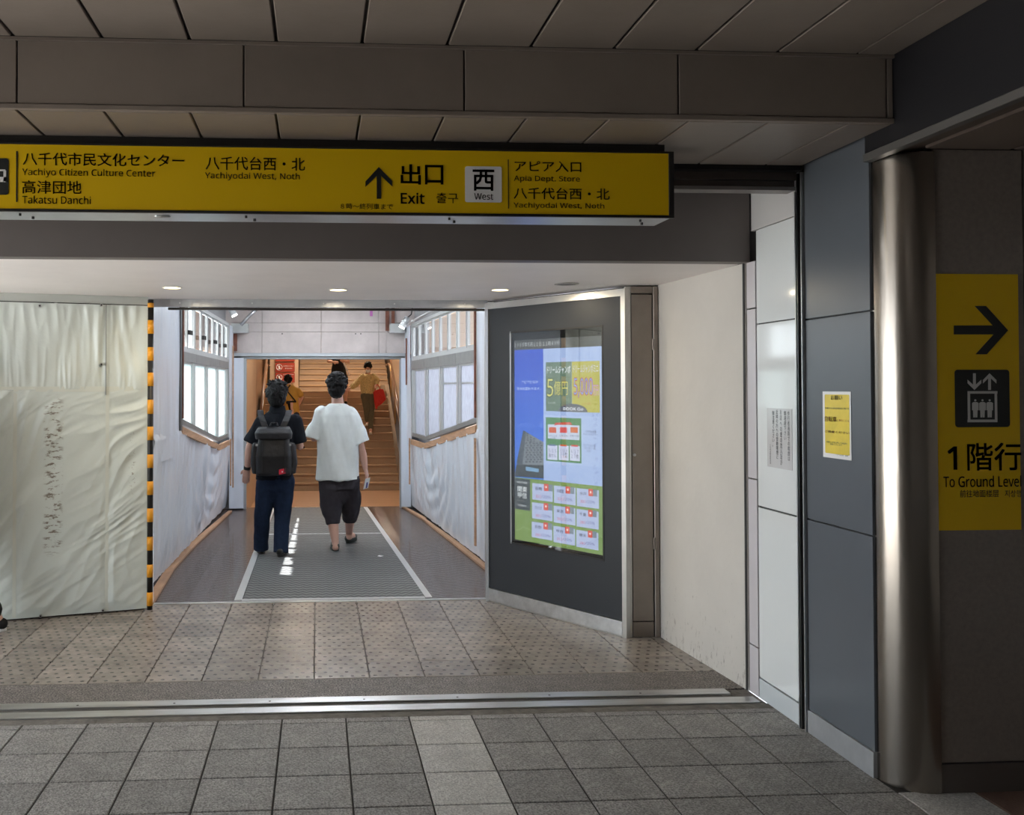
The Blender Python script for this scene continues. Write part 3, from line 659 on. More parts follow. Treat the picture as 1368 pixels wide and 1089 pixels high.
T('八千代市民文化センター', 31, 203.5, 246, 223.5, bold=.012); T('Yachiyo Citizen Culture Center', 30, 225, 207.5, 239)
T('高津団地', 30, 241, 109, 259.5, bold=.012); T('Takatsu Danchi', 30, 261.5, 121.5, 273)
T('八千代台西・北', 275, 209, 407.5, 228.5, bold=.012); T('Yachiyodai West, Noth', 274, 230, 400.5, 242.5)
plate(PH, 22, 202, 23.4, 270, m_ink, hs, 'divider', d=d)
plate(PH, -52, 211, 11.5, 260.5, m_ink, hs, 'pictogram_square', d=d, rad=.01)
for a in ((-46, 226, 7.5, 229), (-46, 226, -43.5, 243), (5, 228, 8.5, 243), (-46, 236, 8.5, 243.5)): plate(PH, *a, m_white, hs, 'bus_pictogram', d=d+.001)
for x in (-34, -6): pp = PH.uv(x, 244); MB().cyl(PH.P(*pp, d), PH.P(*pp, d+.001), .012, n=16).build('bus_pictogram', m_white, hs)
def h2(a, b): return 440+.3509*a, 170+.3511*b
poly(PH, [h2(180, 273), h2(180, 186), h2(137, 228), h2(137, 207), h2(188, 152), h2(239, 205), h2(239, 226), h2(197, 186), h2(197, 273)], m_ink, hs, 'arrow', d=d)
T('出', *h2(272, 142), *h2(347, 218), bold=.03); T('口', *h2(365, 145), *h2(432, 218), bold=.03)
T('Exit', *h2(272, 250), *h2(361, 292), bold=.02); T('출구', *h2(407, 250), *h2(490, 290)); T('8時〜終列車まで', *h2(43, 290), *h2(241, 314), bold=.008)
plate(PH, *h2(516, 149), *h2(656, 287), m_white, hs, 'white_square', d=d, rad=.008)
text('西', PH, *h2(546, 163), *h2(626, 242), m_ink, hs, bold=.03, d=d+.0015); text('West', PH, *h2(551, 252), *h2(623, 277), m_ink, hs, bold=.005, d=d+.0015)
plate(PH, *h2(679, 123), *h2(683, 310), m_ink, hs, 'divider', d=d)
T('アピア入口', *h2(705, 128), *h2(958, 172), bold=.012); T('Apia Dept. Store', *h2(702, 184), *h2(953, 214)); T('八千代台西・北', *h2(702, 229), *h2(1066, 277), bold=.012); T('Yachiyodai West, Noth', *h2(701, 286), *h2(1046, 316))

# ================================================================== BARRIER SHEET (left)
m_sheet = mat('white green vinyl sheeting', (.68, .735, .705), .36, var=.03, vs=2, bump=.25, bs=16, spec=.5)
PB = Plane((-3.9, 5.95), (-1.205, 6.775)); LB = 2.818
def stain(M, boxes, col):
    N, L = M.node_tree.nodes, M.node_tree.links; b = N['Principled BSDF']; tc = [n for n in N if n.type == 'TEX_COORD'][0]
    s = N.new('ShaderNodeSeparateXYZ'); L.new(tc.outputs['Object'], s.inputs[0])
    def band(src, a, b2, e):
        r1 = N.new('ShaderNodeMapRange'); r1.inputs[1].default_value = a-e; r1.inputs[2].default_value = a+e; L.new(src, r1.inputs[0])
        r2 = N.new('ShaderNodeMapRange'); r2.inputs[1].default_value = b2-e; r2.inputs[2].default_value = b2+e; r2.inputs[3].default_value = 1; r2.inputs[4].default_value = 0; L.new(src, r2.inputs[0])
        m_ = N.new('ShaderNodeMath'); m_.operation = 'MULTIPLY'; L.new(r1.outputs[0], m_.inputs[0]); L.new(r2.outputs[0], m_.inputs[1]); return m_.outputs[0]
    cur = b.inputs['Base Color'].links[0].from_socket
    for (x0, x1, z0, z1, thr, sc_) in boxes:
        mp = N.new('ShaderNodeMapping'); mp.inputs['Scale'].default_value = sc_; L.new(tc.outputs['Object'], mp.inputs[0])
        n = N.new('ShaderNodeTexNoise'); n.inputs['Scale'].default_value = 1; n.inputs['Detail'].default_value = 7; n.inputs['Roughness'].default_value = .7; L.new(mp.outputs[0], n.inputs[0])
        t = N.new('ShaderNodeMapRange'); t.inputs[1].default_value = thr; t.inputs[2].default_value = thr+.05; L.new(n.outputs[0], t.inputs[0])
        a = N.new('ShaderNodeMath'); a.operation = 'MULTIPLY'; L.new(band(s.outputs[0], x0, x1, .015), a.inputs[0]); L.new(band(s.outputs[2], z0, z1, .05), a.inputs[1])
        c = N.new('ShaderNodeMath'); c.operation = 'MULTIPLY'; L.new(a.outputs[0], c.inputs[0]); L.new(t.outputs[0], c.inputs[1])
        mx = N.new('ShaderNodeMix'); mx.data_type = 'RGBA'; L.new(c.outputs[0], mx.inputs[0]); L.new(cur, mx.inputs[6]); mx.inputs[7].default_value = (*col, 1); cur = mx.outputs[2]
    L.new(cur, b.inputs['Base Color'])
def xz(px, py): u, v = PB.uv(px, py); return PB.P(u, v).x, v
xa, za = xz(61, 735); xb, zb2 = xz(84, 535); xc, zc = xz(174, 655); xd, zd = xz(180, 582)
stain(m_sheet, [(xa, xb, za, zb2, .53, (14, 14, 40)), (xc, xd, zc, zd, .56, (60, 60, 60))], (.22, .19, .155))
def fold(u, z, seed=0):
    h = 0
    for k, (ang, wl, am) in enumerate(((.70, .16, .014), (.88, .085, .008), (.5, .05, .005), (1.2, .11, .008))):
        a = (u*math.cos(ang+PI/2)+z*math.sin(ang+PI/2))/wl
        q = V((a, (u*math.cos(ang)+z*math.sin(ang))*1.6, seed+k*7.3)); t = noise.noise(q+V((noise.noise(V((u*2, z*2, seed)))*1.5, 0, 0)))
        e = noise.noise(V((u*1.7, z*1.5, 60+k+seed))); h += am*(1-abs(t)*2.6)*max(.15, .6+1.6*e)
    return h
seam_u = [PB.uv(x, 600)[0] for x in (20, 143)]; seam_v = PB.uv(100, 520)[1]
VTOP = 2.15; 
def fsheet(u, v):
    U = u*LB; z = .012+(VTOP-.012)*v
    vt = min(1, abs(z-seam_v)/.10)
    if z > seam_v:   # upper strip: short vertical puckers gathered at the hem
        k = (z-seam_v)/(VTOP-seam_v); h = .020*noise.noise(V((U*11+z*2*math.sin(U*5), z*2.2, 3)))*(1.2-abs(k-.45)*1.2)+.012*(1-2.5*abs(noise.noise(V((U*26, z*2, 9)))))*max(0, 1-k*1.8)+.012*(1-2.5*abs(noise.noise(V((U*14, z*2, 19)))))*max(0, k*1.8-.8)
        h += .016*noise.noise(V((U*4, z*3, 31)))
    else:
        h = fold(U, z, 1)+.02*noise.noise(V((U*1.3, z*1.1, 5)))
    for s_ in seam_u: h *= min(1, .35+abs(U-s_)/.07)
    h *= .35+.65*vt; h *= min(1, z/.08)*min(1, (VTOP-z)/.05+.1)*min(1, (LB-U)/.06+.1)
    return PB.P(U, z, h+.012)
bs_ = root_struct('wall_left', 'white green vinyl sheeting barrier stretched on a frame', (0, 0, 0))
grid(fsheet, 420, 300).build('vinyl_sheet', m_sheet, bs_, True, fix=False)
pslab(PB, 0, LB-.02, 0, 2.2, -.05, -.02, 'backing_board', m_dk, bs_)
m_seam = mat('welded sheet seam', (.70, .73, .67), .35)
for s_ in (seam_u[0], seam_u[1]):
    grid(lambda a, b: PB.P(s_-.012+.024*a, .02+(seam_v-.03)*b, (PB.n.dot(fsheet((s_)/LB, (.02+(seam_v-.03)*b)/2.14)-PB.A))+.003), 2, 50).build('seam', m_seam, bs_, True)
pslab(PB, 0, PB.uv(190, 500)[0], seam_v-.018, seam_v+.018, .012, .016, 'hem_seam', m_seam, bs_)
uu = PB.uv(141, 450)[0]; pslab(PB, uu, uu+.004, seam_v-.04, VTOP, .02, .03, 'overlap_edge', mat('grey overlap edge', (.2, .2, .19), .6), bs_)
pslab(PB, 0, LB, VTOP, 2.208, -.02, .01, 'head_strip', mat('grey green head strip', (.52, .54, .51), .4, var=.05), bs_)
pslab(PB, 0, LB-.005, VTOP-.004, VTOP+.002, .01, .014, 'head_line', m_dk, bs_)
for px, py in ((53, 409), (135, 408), (135, 487), (54, 822), (137, 814.5)):
    u, v = PB.uv(px, py); o = MB().cyl(PB.P(u, v, .018), PB.P(u, v, .030), .0105, n=16).build('eyelet', m_alu, bs_); MB().cyl(PB.P(u, v, .030), PB.P(u, v, .0315), .006, n=12).build('eyelet_hole', m_dk, o)
# hazard post
hp = thing('hazard_post', 'orange and black striped corner post at the sheeting edge', 'post', (-1.19, 6.78, 0))
hx, hy = -1.187, 6.772
MB().cyl((hx, hy, 0), (hx, hy, 2.19), .021, n=18).build('post', m_dk, hp, True)
m_or = mat('orange reflective tape', (.85, .36, .02), .35)
zst = [atY(199, y, hy).z for y in (405, 411, 428, 446, 464, 482, 498, 516, 534, 553, 570, 588, 607, 625, 643, 661, 679, 697, 717, 735, 754, 771, 791, 809)]
for k in range(0, len(zst)-1, 2):
    a, b = zst[k], zst[k+1] if k+1 < len(zst) else .03
    MB().cyl((hx, hy, b), (hx, hy, a), .0225, n=18).build('orange_band', m_or, hp, True)
# ================================================================== PASSAGE WALLS
m_plast = mat('translucent white plastic sheet', (.80, .85, .94), .28, var=.03, vs=3, bump=.08, bs=18, spec=.5)
m_ply = mat('raw plywood batten', (.52, .31, .19), .6, var=.25, vs=9, stretch=(1, .3, 3))
m_frame = mat('grey white window frame', (.55, .56, .56), .45, var=.05, vs=6)
m_band = mat('grey window band', (.26, .26, .255), .5, var=.1, vs=8)
m_rust = mat('rusty brown timber', (.22, .08, .05), .7, var=.3, vs=12)
def frosted(name, tc_, lo, hi):
    F = bpy.data.materials.new(name); F.use_nodes = True; N = F.node_tree.nodes; L = F.node_tree.links; N.clear()
    o = N.new('ShaderNodeOutputMaterial'); tl = N.new('ShaderNodeBsdfTranslucent'); tl.inputs[0].default_value = (*tc_, 1); tr = N.new('ShaderNodeBsdfTransparent'); tr.inputs[0].default_value = (*tc_, 1)
    gg = N.new('ShaderNodeBsdfGlossy'); gg.inputs['Roughness'].default_value = .15; m1 = N.new('ShaderNodeMixShader'); m2_ = N.new('ShaderNodeMixShader'); nn = N.new('ShaderNodeTexNoise'); tc = N.new('ShaderNodeTexCoord'); mp = N.new('ShaderNodeMapping'); mp.inputs['Scale'].default_value = (2, 9, 2.5); mp.inputs['Rotation'].default_value = (.5, 0, 0)
    nn.inputs['Detail'].default_value = 6
    L.new(tc.outputs['Object'], mp.inputs[0]); L.new(mp.outputs[0], nn.inputs[0]); mr = N.new('ShaderNodeMapRange'); mr.inputs[1].default_value = .3; mr.inputs[2].default_value = .7; mr.inputs[3].default_value = lo; mr.inputs[4].default_value = hi; L.new(nn.outputs[0], mr.inputs[0]); L.new(mr.outputs[0], m1.inputs[0])
    L.new(tl.outputs[0], m1.inputs[1]); L.new(tr.outputs[0], m1.inputs[2]); m2_.inputs[0].default_value = .08; L.new(m1.outputs[0], m2_.inputs[1]); L.new(gg.outputs[0], m2_.inputs[2]); L.new(m2_.outputs[0], o.inputs[0]); return F
FRL = frosted('frosted window glass', (.44, .485, .49), .08, .5); FRR = frosted('lilac frosted glass', (.50, .52, .555), .08, .4)
CG = bpy.data.materials.new('clear window glass'); CG.use_nodes = True; glass_nodes(CG, (.97, .98, .98), .05)
def passage(side):
    L_ = side < 0; FR = FRL if side < 0 else FRR
    PLN = Plane((-1.24, 6.95), (-1.13, 12.2)) if L_ else Plane((1.50, 7.0), (1.17, 12.3))
    PLN.n = V((-PLN.u.y, PLN.u.x, 0))*(-1 if L_ else 1)
    if (PLN.n.x > 0) != L_: PLN.n = -PLN.n
    if PLN.n.x*(1 if L_ else -1) < 0: PLN.n = -PLN.n
    Y2u = lambda Y: (Y-PLN.A.y)/PLN.u.y
    nm = 'wall_left.001' if L_ else 'wall_right.004'
    wl = root_struct(nm, ('left' if L_ else 'right')+' passage wall draped in white plastic sheeting', (0, 0, 0))
    Yn, Yc, Yf = 8.25, 10.83 if L_ else 10.85, 11.79
    sill = lambda Y: 1.245 if Y < Yn else (1.245-(Y-Yn)/(Yc-Yn)*.315 if Y < Yc else .93)
    ztrim = lambda Y: sill(Y)-.02
    fl_ = lambda Y: (0.0 if L_ else 0.0)
    end = Y2u(12.28); st_ = Y2u(6.97)
    def skirt(a, b):
        Y = 6.97+(12.28-6.97)*a; top = ztrim(Y) if Yn < Y < Yf else ztrim(Yn if Y <= Yn else Yf); z = .03+(top-.03)*b; U = Y2u(Y)
        sw = (Y-9.4)/1.6
        # swags: U shaped folds hanging below the trim
        q = math.hypot((Y-10.6)*.8, (z-top)*1.05); h = .012*math.sin(q*30+1.5*noise.noise(V((Y, z*2, 40))))*max(0, 1-abs(Y-10.2)/1.8)*min(1, (top-z)/.1)
        h += .030*noise.noise(V((Y*3.2, z*.6, 2+side)))+.022*(1-2.4*abs(noise.noise(V((Y*7+z, z*.7, 5+side)))))+.008*noise.noise(V((Y*18, z*1.4, 15+side)))
        h *= min(1, (top-z)/.06+.15)*min(1, z/.25+.25)
        return PLN.P(U, z, max(h, -.012)+.022-(.095 if L_ else .075)*(1-b))
    grid(skirt, 230, 70).build('plastic_skirt', m_plast, wl, True, fix=False)
    def full(Y0, Y1, z0, z1, seed, nu=34):
        def f(a, b):
            Y = Y0+(Y1-Y0)*a; z = z0+(z1-z0)*b
            return PLN.P(Y2u(Y), z, .034+.020*noise.noise(V((Y*5, z*.7, seed)))+.008*noise.noise(V((Y*16, z*1.3, seed))))
        grid(f, nu, 70).build('plastic_sheet', m_plast, wl, True, fix=False)
    full(6.97, Yn-.06, 1.0, 2.45, 3+side, 60); full(Yf+.02, 12.28, .9, 2.35, 8+side)
    # core wall round the windows
    for a, b, c, d_ in ((6.9, Yn-.02, .0, 2.8), (Yf+.03, 12.3, 0, 2.8), (Yn-.02, Yf+.03, 2.36, 2.8), (Yn-.02, Yf+.03, 0, .92)):
        pslab(PLN, Y2u(a), Y2u(b), c, d_, *((-.2, -.14) if d_ < 1 or c == 0 else (-.08, -.012)), 'wall_core', m_brn if 0 else mat('dim grey board', (.3, .3, .31), .7), wl)
    MB().prism([PLN.P(Y2u(Yn-.02), .92, -.08), PLN.P(Y2u(Yc), .92, -.08), PLN.P(Y2u(Yn-.02), 1.25, -.08)], PLN.n*.05).build('wall_core', MATS['dim grey board'], wl)
    # timber trim under the sill, kinked
    for a, b in ((Yn-.02, Yc), (Yc, Yf)):
        za_, zb_ = sill(a+.001 if a > Yn else Yn), sill(b)
        MB().prism([PLN.P(Y2u(a), za_-.075, .015), PLN.P(Y2u(b), zb_-.075, .015), PLN.P(Y2u(b), zb_-.012, .015), PLN.P(Y2u(a), za_-.012, .015)], PLN.n*.03).build('sill_batten', m_ply, wl)
    # thin vertical battens
    for Y, z0, z1 in ((Yn-.07, 1.3, 2.35), (Yf+.02, .35, .93)) + (((Yf+.28, .3, 2.1),) if L_ else ((Yn-.06, .18, 1.12), (Yf+.27, 1.6, 2.2))):
        pslab(PLN, Y2u(Y), Y2u(Y)+.035, z0, z1, .045, .06, 'vertical_batten', m_ply if z0 < 1.2 else m_rust, wl)
    # floor batten following the draped foot
    base = [(6.93, -1.187), (8.24, -1.235), (9.546, -1.207), (12.03, -1.085)] if L_ else [(7.0, 1.50), (8.0, 1.427), (9.45, 1.341), (11.18, 1.227), (12.33, 1.088)]
    bt = MB()
    for (y0, x0), (y1, x1) in zip(base, base[1:]):
        w_ = .07 if L_ else .06
        bt.prism([(x0, y0, 0), (x1, y1, 0), (x1+side*w_*(.6 if y1 > 11 else 1), y1, 0), (x0+side*w_, y0, 0)], (0, 0, .018))
    bt.build('floor_batten', m_ply, wl)
    # window
    wn = root_struct('window_1' if L_ else 'window_2', ('left' if L_ else 'right')+' passage window with small sashes over tall frosted panes', (0, 0, 0))
    zg = lambda Y: 1.305-(Y-Yn)/(Yc-Yn)*.305 if Y < Yc else 1.0
    def strip(Y0, Y1, z0a, z0b, z1a, z1b, d0, d1, name, M):
        MB().prism([PLN.P(Y2u(Y0), z0a, d0), PLN.P(Y2u(Y1), z0b, d0), PLN.P(Y2u(Y1), z1b, d0), PLN.P(Y2u(Y0), z1a, d0)], PLN.n*(d1-d0)).build(name, M, wn)
    strip(Yn, Yc, zg(Yn)-.045, zg(Yc)-.045, zg(Yn), zg(Yc), -.02, .025, 'sill_frame', m_band); strip(Yc, Yf, zg(Yc)-.045, zg(Yf)-.045, zg(Yc), zg(Yf), -.02, .025, 'sill_frame', m_band)
    bt_, bb = (1.885, 1.80) if L_ else (1.90, 1.79)
    for k in range(4):
        a = Yn+(Yf-Yn)*k/4; b = Yn+(Yf-Yn)*(k+1)/4
        strip(a+.004, b-.004, bb, bb, bt_, bt_, -.02, .03, 'window_band', m_band)
    strip(Yn, Yf, bt_, bt_, bt_+.035, bt_+.035, -.02, .022, 'window_rail', m_frame); strip(Yn, Yf, 2.335, 2.335, 2.37, 2.37, -.02, .03, 'window_rail', m_frame)
    strip(Yn-.05, Yn, 1.2, 1.2, 2.36, 2.36, -.02, .03, 'window_post', m_frame); strip(Yf, Yf+.05, .95, .95, 2.36, 2.36, -.02, .03, 'window_post', m_frame)
    if L_: strip(Yn-.14, Yn-.055, 1.2, 1.2, 2.36, 2.36, .03, .05, 'window_post', mat('dark grey steel post', (.12, .125, .13), .5))
    pitch = (Yf-Yn)/4
    for k in range(4):
        a = Yn+pitch*k; b = a+pitch
        strip(a+.035, b-.15, zg(a+.035), zg(b-.15), bb, bb, -.004, .0, 'pane', FR)
        for y0, y1 in ((a, a+.035), (b-.15, b-.10), (b-.05, b)): strip(y0, y1, zg(y0), zg(y1), bb, bb, -.012, .016, 'mullion', m_frame)
        strip(b-.10, b-.05, zg(b-.10), zg(b-.05), bb, bb, -.004, 0, 'pane', FR)
        if not L_ and k < 2: strip(a+.035, b-.15, 1.60, 1.60, 1.615, 1.615, -.01, .006, 'glazing_bar', m_frame)
        strip(a+.035, b-.15, bb-.02, bb-.02, bb, bb, -.012, .014, 'sash_rail', m_frame)
        # upper pair of sashes
        zl, zh = bt_+.035, 2.335
        strip(a, a+.03, zl, zl, zh, zh, -.015, .015, 'mullion', m_frame)
        mid = (a+b)/2+.02
        for y0, y1 in ((a+.03, mid-.016), (mid+.016, b-.004)):
            for f0, f1 in ((y0, y0+.022), (y1-.022, y1)): strip(f0, f1, zl, zl, zh, zh, -.008, .012, 'sash_stile', m_frame)
            strip(y0+.022, y1-.022, zl, zl, zl+.02, zl+.02, -.008, .012, 'sash_rail', m_frame); strip(y0+.022, y1-.022, zh-.018, zh-.018, zh, zh, -.008, .012, 'sash_rail', m_frame)
            strip(y0+.022, y1-.022, zl+.03, zl+.03, zh-.03, zh-.03, -.002, .002, 'pane', CG)
        strip(mid-.016, mid+.016, zl, zl, zh, zh, -.02, .002, 'mullion', m_rust if L_ else m_frame)
        if L_:
            for yy in (mid-.045, mid+.045): MB().box(*sorted((PLN.P(Y2u(yy), 0, .02).x, PLN.P(Y2u(yy), 0, .05).x)), yy-.012, yy+.012, 2.05, 2.09).build('latch', m_dk, wn)
    return PLN
PL_ = passage(-1); PR_ = passage(1)
# near left jamb return of plastic between hazard post and passage
def jamb(a, b):
    z = .02+2.17*b; x = -1.18+(-1.225+1.18)*a; y = 6.80+.22*a
    return V((x+.012*noise.noise(V((a*3, z*1.2, 4)))+.01, y, z))
grid(jamb, 10, 60).build('plastic_jamb', m_plast, bpy.data.objects['wall_left.001'], True, fix=False)
MB().box(1.235, 1.262, 6.90, 6.96, 0, 2.19, .002).build('door_jamb', m_alu, bpy.data.objects['wall_right.004'])
# roof over the passage
rf = struct(MB().box(-1.5, 1.75, 6.95, 12.4, 2.80, 2.9).build('ceiling.005', mat('grey roof board', (.5, .5, .5), .8)), 'unlit roof boards over the passage')
for k in range(5): MB().box(-1.2, 1.4, 7.6+k*1.05, 7.68+k*1.05, 2.70, 2.80).build('roof_beam', mat('painted steel beam', (.35, .36, .37), .5), rf)
for x in (-1.02, 1.2): MB().cyl((x, 7.1, 2.62), (x, 12.2, 2.62), .025).build('roof_pipe', m_alu, rf, True)
for x in (-1.22, 1.42): struct(MB().box(x-.05, x+.05, 6.95, 12.3, 2.36, 2.80).build('trim_5', MATS['dim grey board'])) if 0 else None
# far end: concrete header, lintel, jambs
m_con = mat('stained bare concrete', (.60, .53, .51), .75, var=.14, vs=3, bump=.2, bs=40)
we = root_struct('wall_back', 'bare concrete header over the far opening', (0, 12.3, 2))
xs_ = [-1.35, atY(350, 450, 12.3).x, atY(429, 450, 12.3).x, atY(506, 450, 12.3).x, atY(514, 450, 12.3).x+.02, 1.45]
zs_ = [2.015, atY(450, 443.5, 12.3).z, atY(450, 431.5, 12.3).z, 2.78]
for i in range(5):
    for j in range(3): MB().box(xs_[i]+.002, xs_[i+1]-.002, 12.30+.004*((i+j) % 2), 12.5, zs_[j]+.0015, zs_[j+1]-.0015, .001).build('concrete_panel', m_con, we)
for px, py in ((377, 446), (475, 446), (482, 446)):
    p = atY(px, py, 12.3); MB().cyl((p.x, 12.3, p.z), (p.x, 12.296, p.z), .009, n=10).build('bolt_hole', m_dk, we)
p = atY(496, 419, 12.3); MB().box(p.x-.018, p.x+.018, 12.298, 12.301, p.z-.035, p.z+.04).build('paint_mark', mat('magenta paint mark', (.5, .15, .45), .6), we)
p0 = atY(517, 416, 12.28); p1 = atY(518, 442, 12.28); MB().box(p0.x-.02, p0.x+.025, 12.26, 12.3, p1.z, 2.75).build('rusty_strap', m_rust, we)
p0 = atY(525, 416, 12.28); MB().box(p0.x-.02, p0.x+.02, 12.26, 12.3, p1.z+.08, 2.75).build('rusty_strap', m_rust, we)
p0 = atY(314, 458, 12.27); MB().box(p0.x-.02, p0.x+.025, 12.25, 12.3, atY(314, 469, 12.27).z, atY(314, 446, 12.27).z).build('rusty_strap', m_rust, we)
m_lint = mat('zinc lintel', (.50, .53, .56), .4, .5, var=.06)
li = root_struct('trim_6', 'zinc steel lintel and jamb frame round the far opening', (0, 12.25, 0))
MB().box(-1.12, 1.17, 12.22, 12.30, 1.972, 2.013, .002).build('lintel', m_lint, li)
MB().box(-.99, 1.10, 12.25, 12.34, 1.935, 1.970, .002).build('lintel_lip', mat('darker zinc', (.30, .31, .32), .4, .5), li)
MB().box(-.965, -.925, 12.24, 12.34, 0, 1.94, .002).build('jamb', m_lint, li)
MB().box(1.062, 1.09, 12.26, 12.34, 0, 1.94, .002).build('jamb', m_lint, li)
def ej(x0, x1, seed):
    def f(a, b):
        z = .02+1.93*b; x = x0+(x1-x0)*a
        return V((x, 12.20-.014*noise.noise(V((x*9, z*1.1, seed)))-.012*noise.noise(V((x*5+z*3, z*2, seed))), z))
    grid(f, 18, 60).build('plastic_sheet', m_plast, bpy.data.objects['wall_left.001' if x0 < 0 else 'wall_right.004'], True, fix=False)
ej(-1.14, -.955, 3); ej(1.075, 1.2, 8)
MB().box(-1.45, -.97, 12.3, 12.4, 0, 2.0).build('end_board', MATS['dim grey board'], we); MB().box(1.095, 1.6, 12.3, 12.4, 0, 2.0).build('end_board', MATS['dim grey board'], we)
# boxes, braces and spotlights at the head of the passage
m_gbox = mat('grey painted box', (.50, .51, .50), .5, var=.06)
def jbox(px0, py0, px1, py1, lab):
    a = atY(px0, py0, 12.1); b = atY(px1, py1, 12.1); t = thing('junction_box', lab, 'box', ((a.x+b.x)/2, 12.16, b.z))
    MB().box(a.x, b.x, 12.1, 12.298, b.z, a.z, .004).build('case', m_gbox, t); MB().box(a.x-.008, b.x+.008, 12.085, 12.1, b.z-.008, b.z+.012).build('lip', m_alu, t)
jbox(309, 432, 331, 444, 'grey junction box under the left roof brace'); jbox(521, 432, 541, 444, 'grey junction box below the right spotlight')
def spot(px, py, dx, lab):
    p = atY(px, py, 11.6); t = thing('spotlight', lab, 'light', p, 'spotlights at the passage head')
    MB().cyl(p+V((-dx*.07, .02, .12)), p, .034, .042, 20).build('housing', mat('white lamp housing', (.7, .72, .73), .4), t, True)
    MB().cyl(p, p+V((dx*.006, 0, -.012)), .036, n=20).build('lens', mat('lit lamp lens', (1, 1, 1), .3, emit=(1, 1, 1), es=3), t)
    MB().tube([p+V((-dx*.06, .02, .11)), p+V((-dx*.12, .04, .16)), p+V((-dx*.18, .1, 3.0-p.z-.2))], .007, 6).build('bracket', m_dk, t)
spot(313, 421, 1, 'white spotlight aimed right at the upper left of the passage'); spot(537, 437, -1, 'white spotlight with black bracket at the upper right of the passage')
def brace(pts, r, lab, nm='pipe'):
    q = [atY(*p) for p in pts]; o = MB().tube(q, r, 8).build(nm, m_alu, None, True); tag(o, lab, 'pipe')
brace([(322, 434, 12.0), (340, 415, 11.9), (352, 404, 11.9)], .022, 'slanting metal brace beside the left spotlight', 'roof_brace')
brace([(541, 436, 11.9), (553, 428, 11.0), (572, 418, 10.0), (590, 410, 9.2)], .014, 'thin cable conduit running along the right window head', 'conduit')

# ================================================================== STAIR HALL BEYOND
stw = root_struct('wall_left.002', 'cream and brown walls left of the stairs', (0, 0, 0))
MB().box(-1.5, -1.16, 12.42, 17.8, -.5, 2.9).build('cream_wall', m_cream, stw)
MB().box(-1.6, -1.5, 12.42, 30, -.5, 4.5).build('outer_wall', m_brn, stw); MB().box(-1.5, -1.42, 17.8, 26, -.5, 4.39).build('brown_wall', m_brn, stw)
MB().box(-1.22, -.50, 24.0, 24.2, 1.3, 4).build('cream_pillar', m_cream, stw)
srw = root_struct('wall_right.005', 'cream wall and stringer right of the stairs', (0, 0, 0))
MB().box(1.95, 2.15, 12.42, 30, -.5, 5).build('cream_wall', m_cream, srw)
mk = mat('brown stringer', (.22, .16, .11), .4)
MB().prism([(1.64, 18.9, -.5), (1.64, 23.1, 1.64), (1.64, 24.6, 1.64), (1.64, 24.6, 1.3), (1.64, 23.2, 1.3), (1.64, 19.6, -.5)], (.09, 0, 0)).build('stringer', mk, srw)
struct(MB().box(-1.6, 2.15, 12.42, 30, 4.4, 4.5).build('ceiling.006', m_cream)); struct(MB().box(-1.6, 2.15, 12.42, 12.5, 2.1, 4.4).build('wall_front.002', m_cream))
for k in range(2):  # unseen area lights without fixtures, added to brighten the stairs
    ld = bpy.data.lights.new('stair fill', 'AREA'); ld.size = 1.2; ld.energy = (52, 85)[k]; ld.color = (1, .84, .66); l = bpy.data.objects.new('stair_fill', ld); C.objects.link(l); l.location = (.2, (15.5, 23.0)[k], (3.9, 4.3)[k])
struct(MB().box(-1.6, 2.1, 29.9, 30, -.5, 5).build('wall_back.001', m_cream))
sr = thing('staircase', 'wide brown wooden staircase with pale nosings beyond the passage', 'stairs', (.2, 19, -.5))
def steps(n, Y0, z0, t, r, x0, x1, nose):
    for k in range(n):
        z = z0+r*(k+1); y = Y0+t*k
        s_ = MB().box(x0, x1, y+.01, y+t+.02, z-r-.025, z-.03).build('step', m_step, sr)
        MB().box(x0, x1, y-.012, y+t+.01, z-.03, z-.002, .002).build('nosing', nose, s_)
steps(13, 19, -.5, .30, .153, -1.35, 1.64, m_step)
for o in sr.children:
    for c in o.children: c.data.materials[0] = mat('brown tread', (.40, .28, .19), 1, spec=0, var=.1)
yl = 19+.3*13; zl_ = -.5+.153*13
MB().box(-1.35, 1.7, yl, 24.6, zl_-.15, zl_).build('landing', m_step, sr)
MB().box(-1.35, 1.64, yl-.02, yl, zl_-.02, zl_).build('landing_nosing', m_nose, sr)
steps(13, 24.6, zl_, .30, .153, -1.35 if 0 else -.5, 1.85, m_nose)
for k, (y0, z0, y1, z1) in enumerate(((18.7, .35, 23.0, 2.45), (23.0, 2.45, 24.0, 2.45))): pass
def rail(x, pts, lab):
    t = thing('handrail', lab, 'handrail', (x, pts[0][0], pts[0][1]-.85), 'handrails by the stairs')
    MB().tube([(x, y, z) for y, z in pts], .028, 10).build('rail', mat('dark wood rail', (.20, .10, .055), .3), t, True)
    MB().tube([(x, y, z-.25) for y, z in pts], .02, 8).build('lower_rail', MATS['dark wood rail'], t, True)
    for f in (.02, .3, .6, .9):
        y = pts[0][0]+(pts[1][0]-pts[0][0])*f; z = pts[0][1]+(pts[1][1]-pts[0][1])*f
        MB().cyl((x, y, z-.86), (x, y, z), .018, n=8).build('post', mat('brass', (.6, .42, .2), .3, .9), t, True)
rail(1.74, [(18.8, .42), (23.0, 2.40), (24.4, 2.40)], 'dark wood handrail up the right side of the stairs')
rail(-1.22, [(19.4, .72), (22.8, 2.37), (24.0, 2.37)], 'dark wood handrail with brass posts left of the stairs')
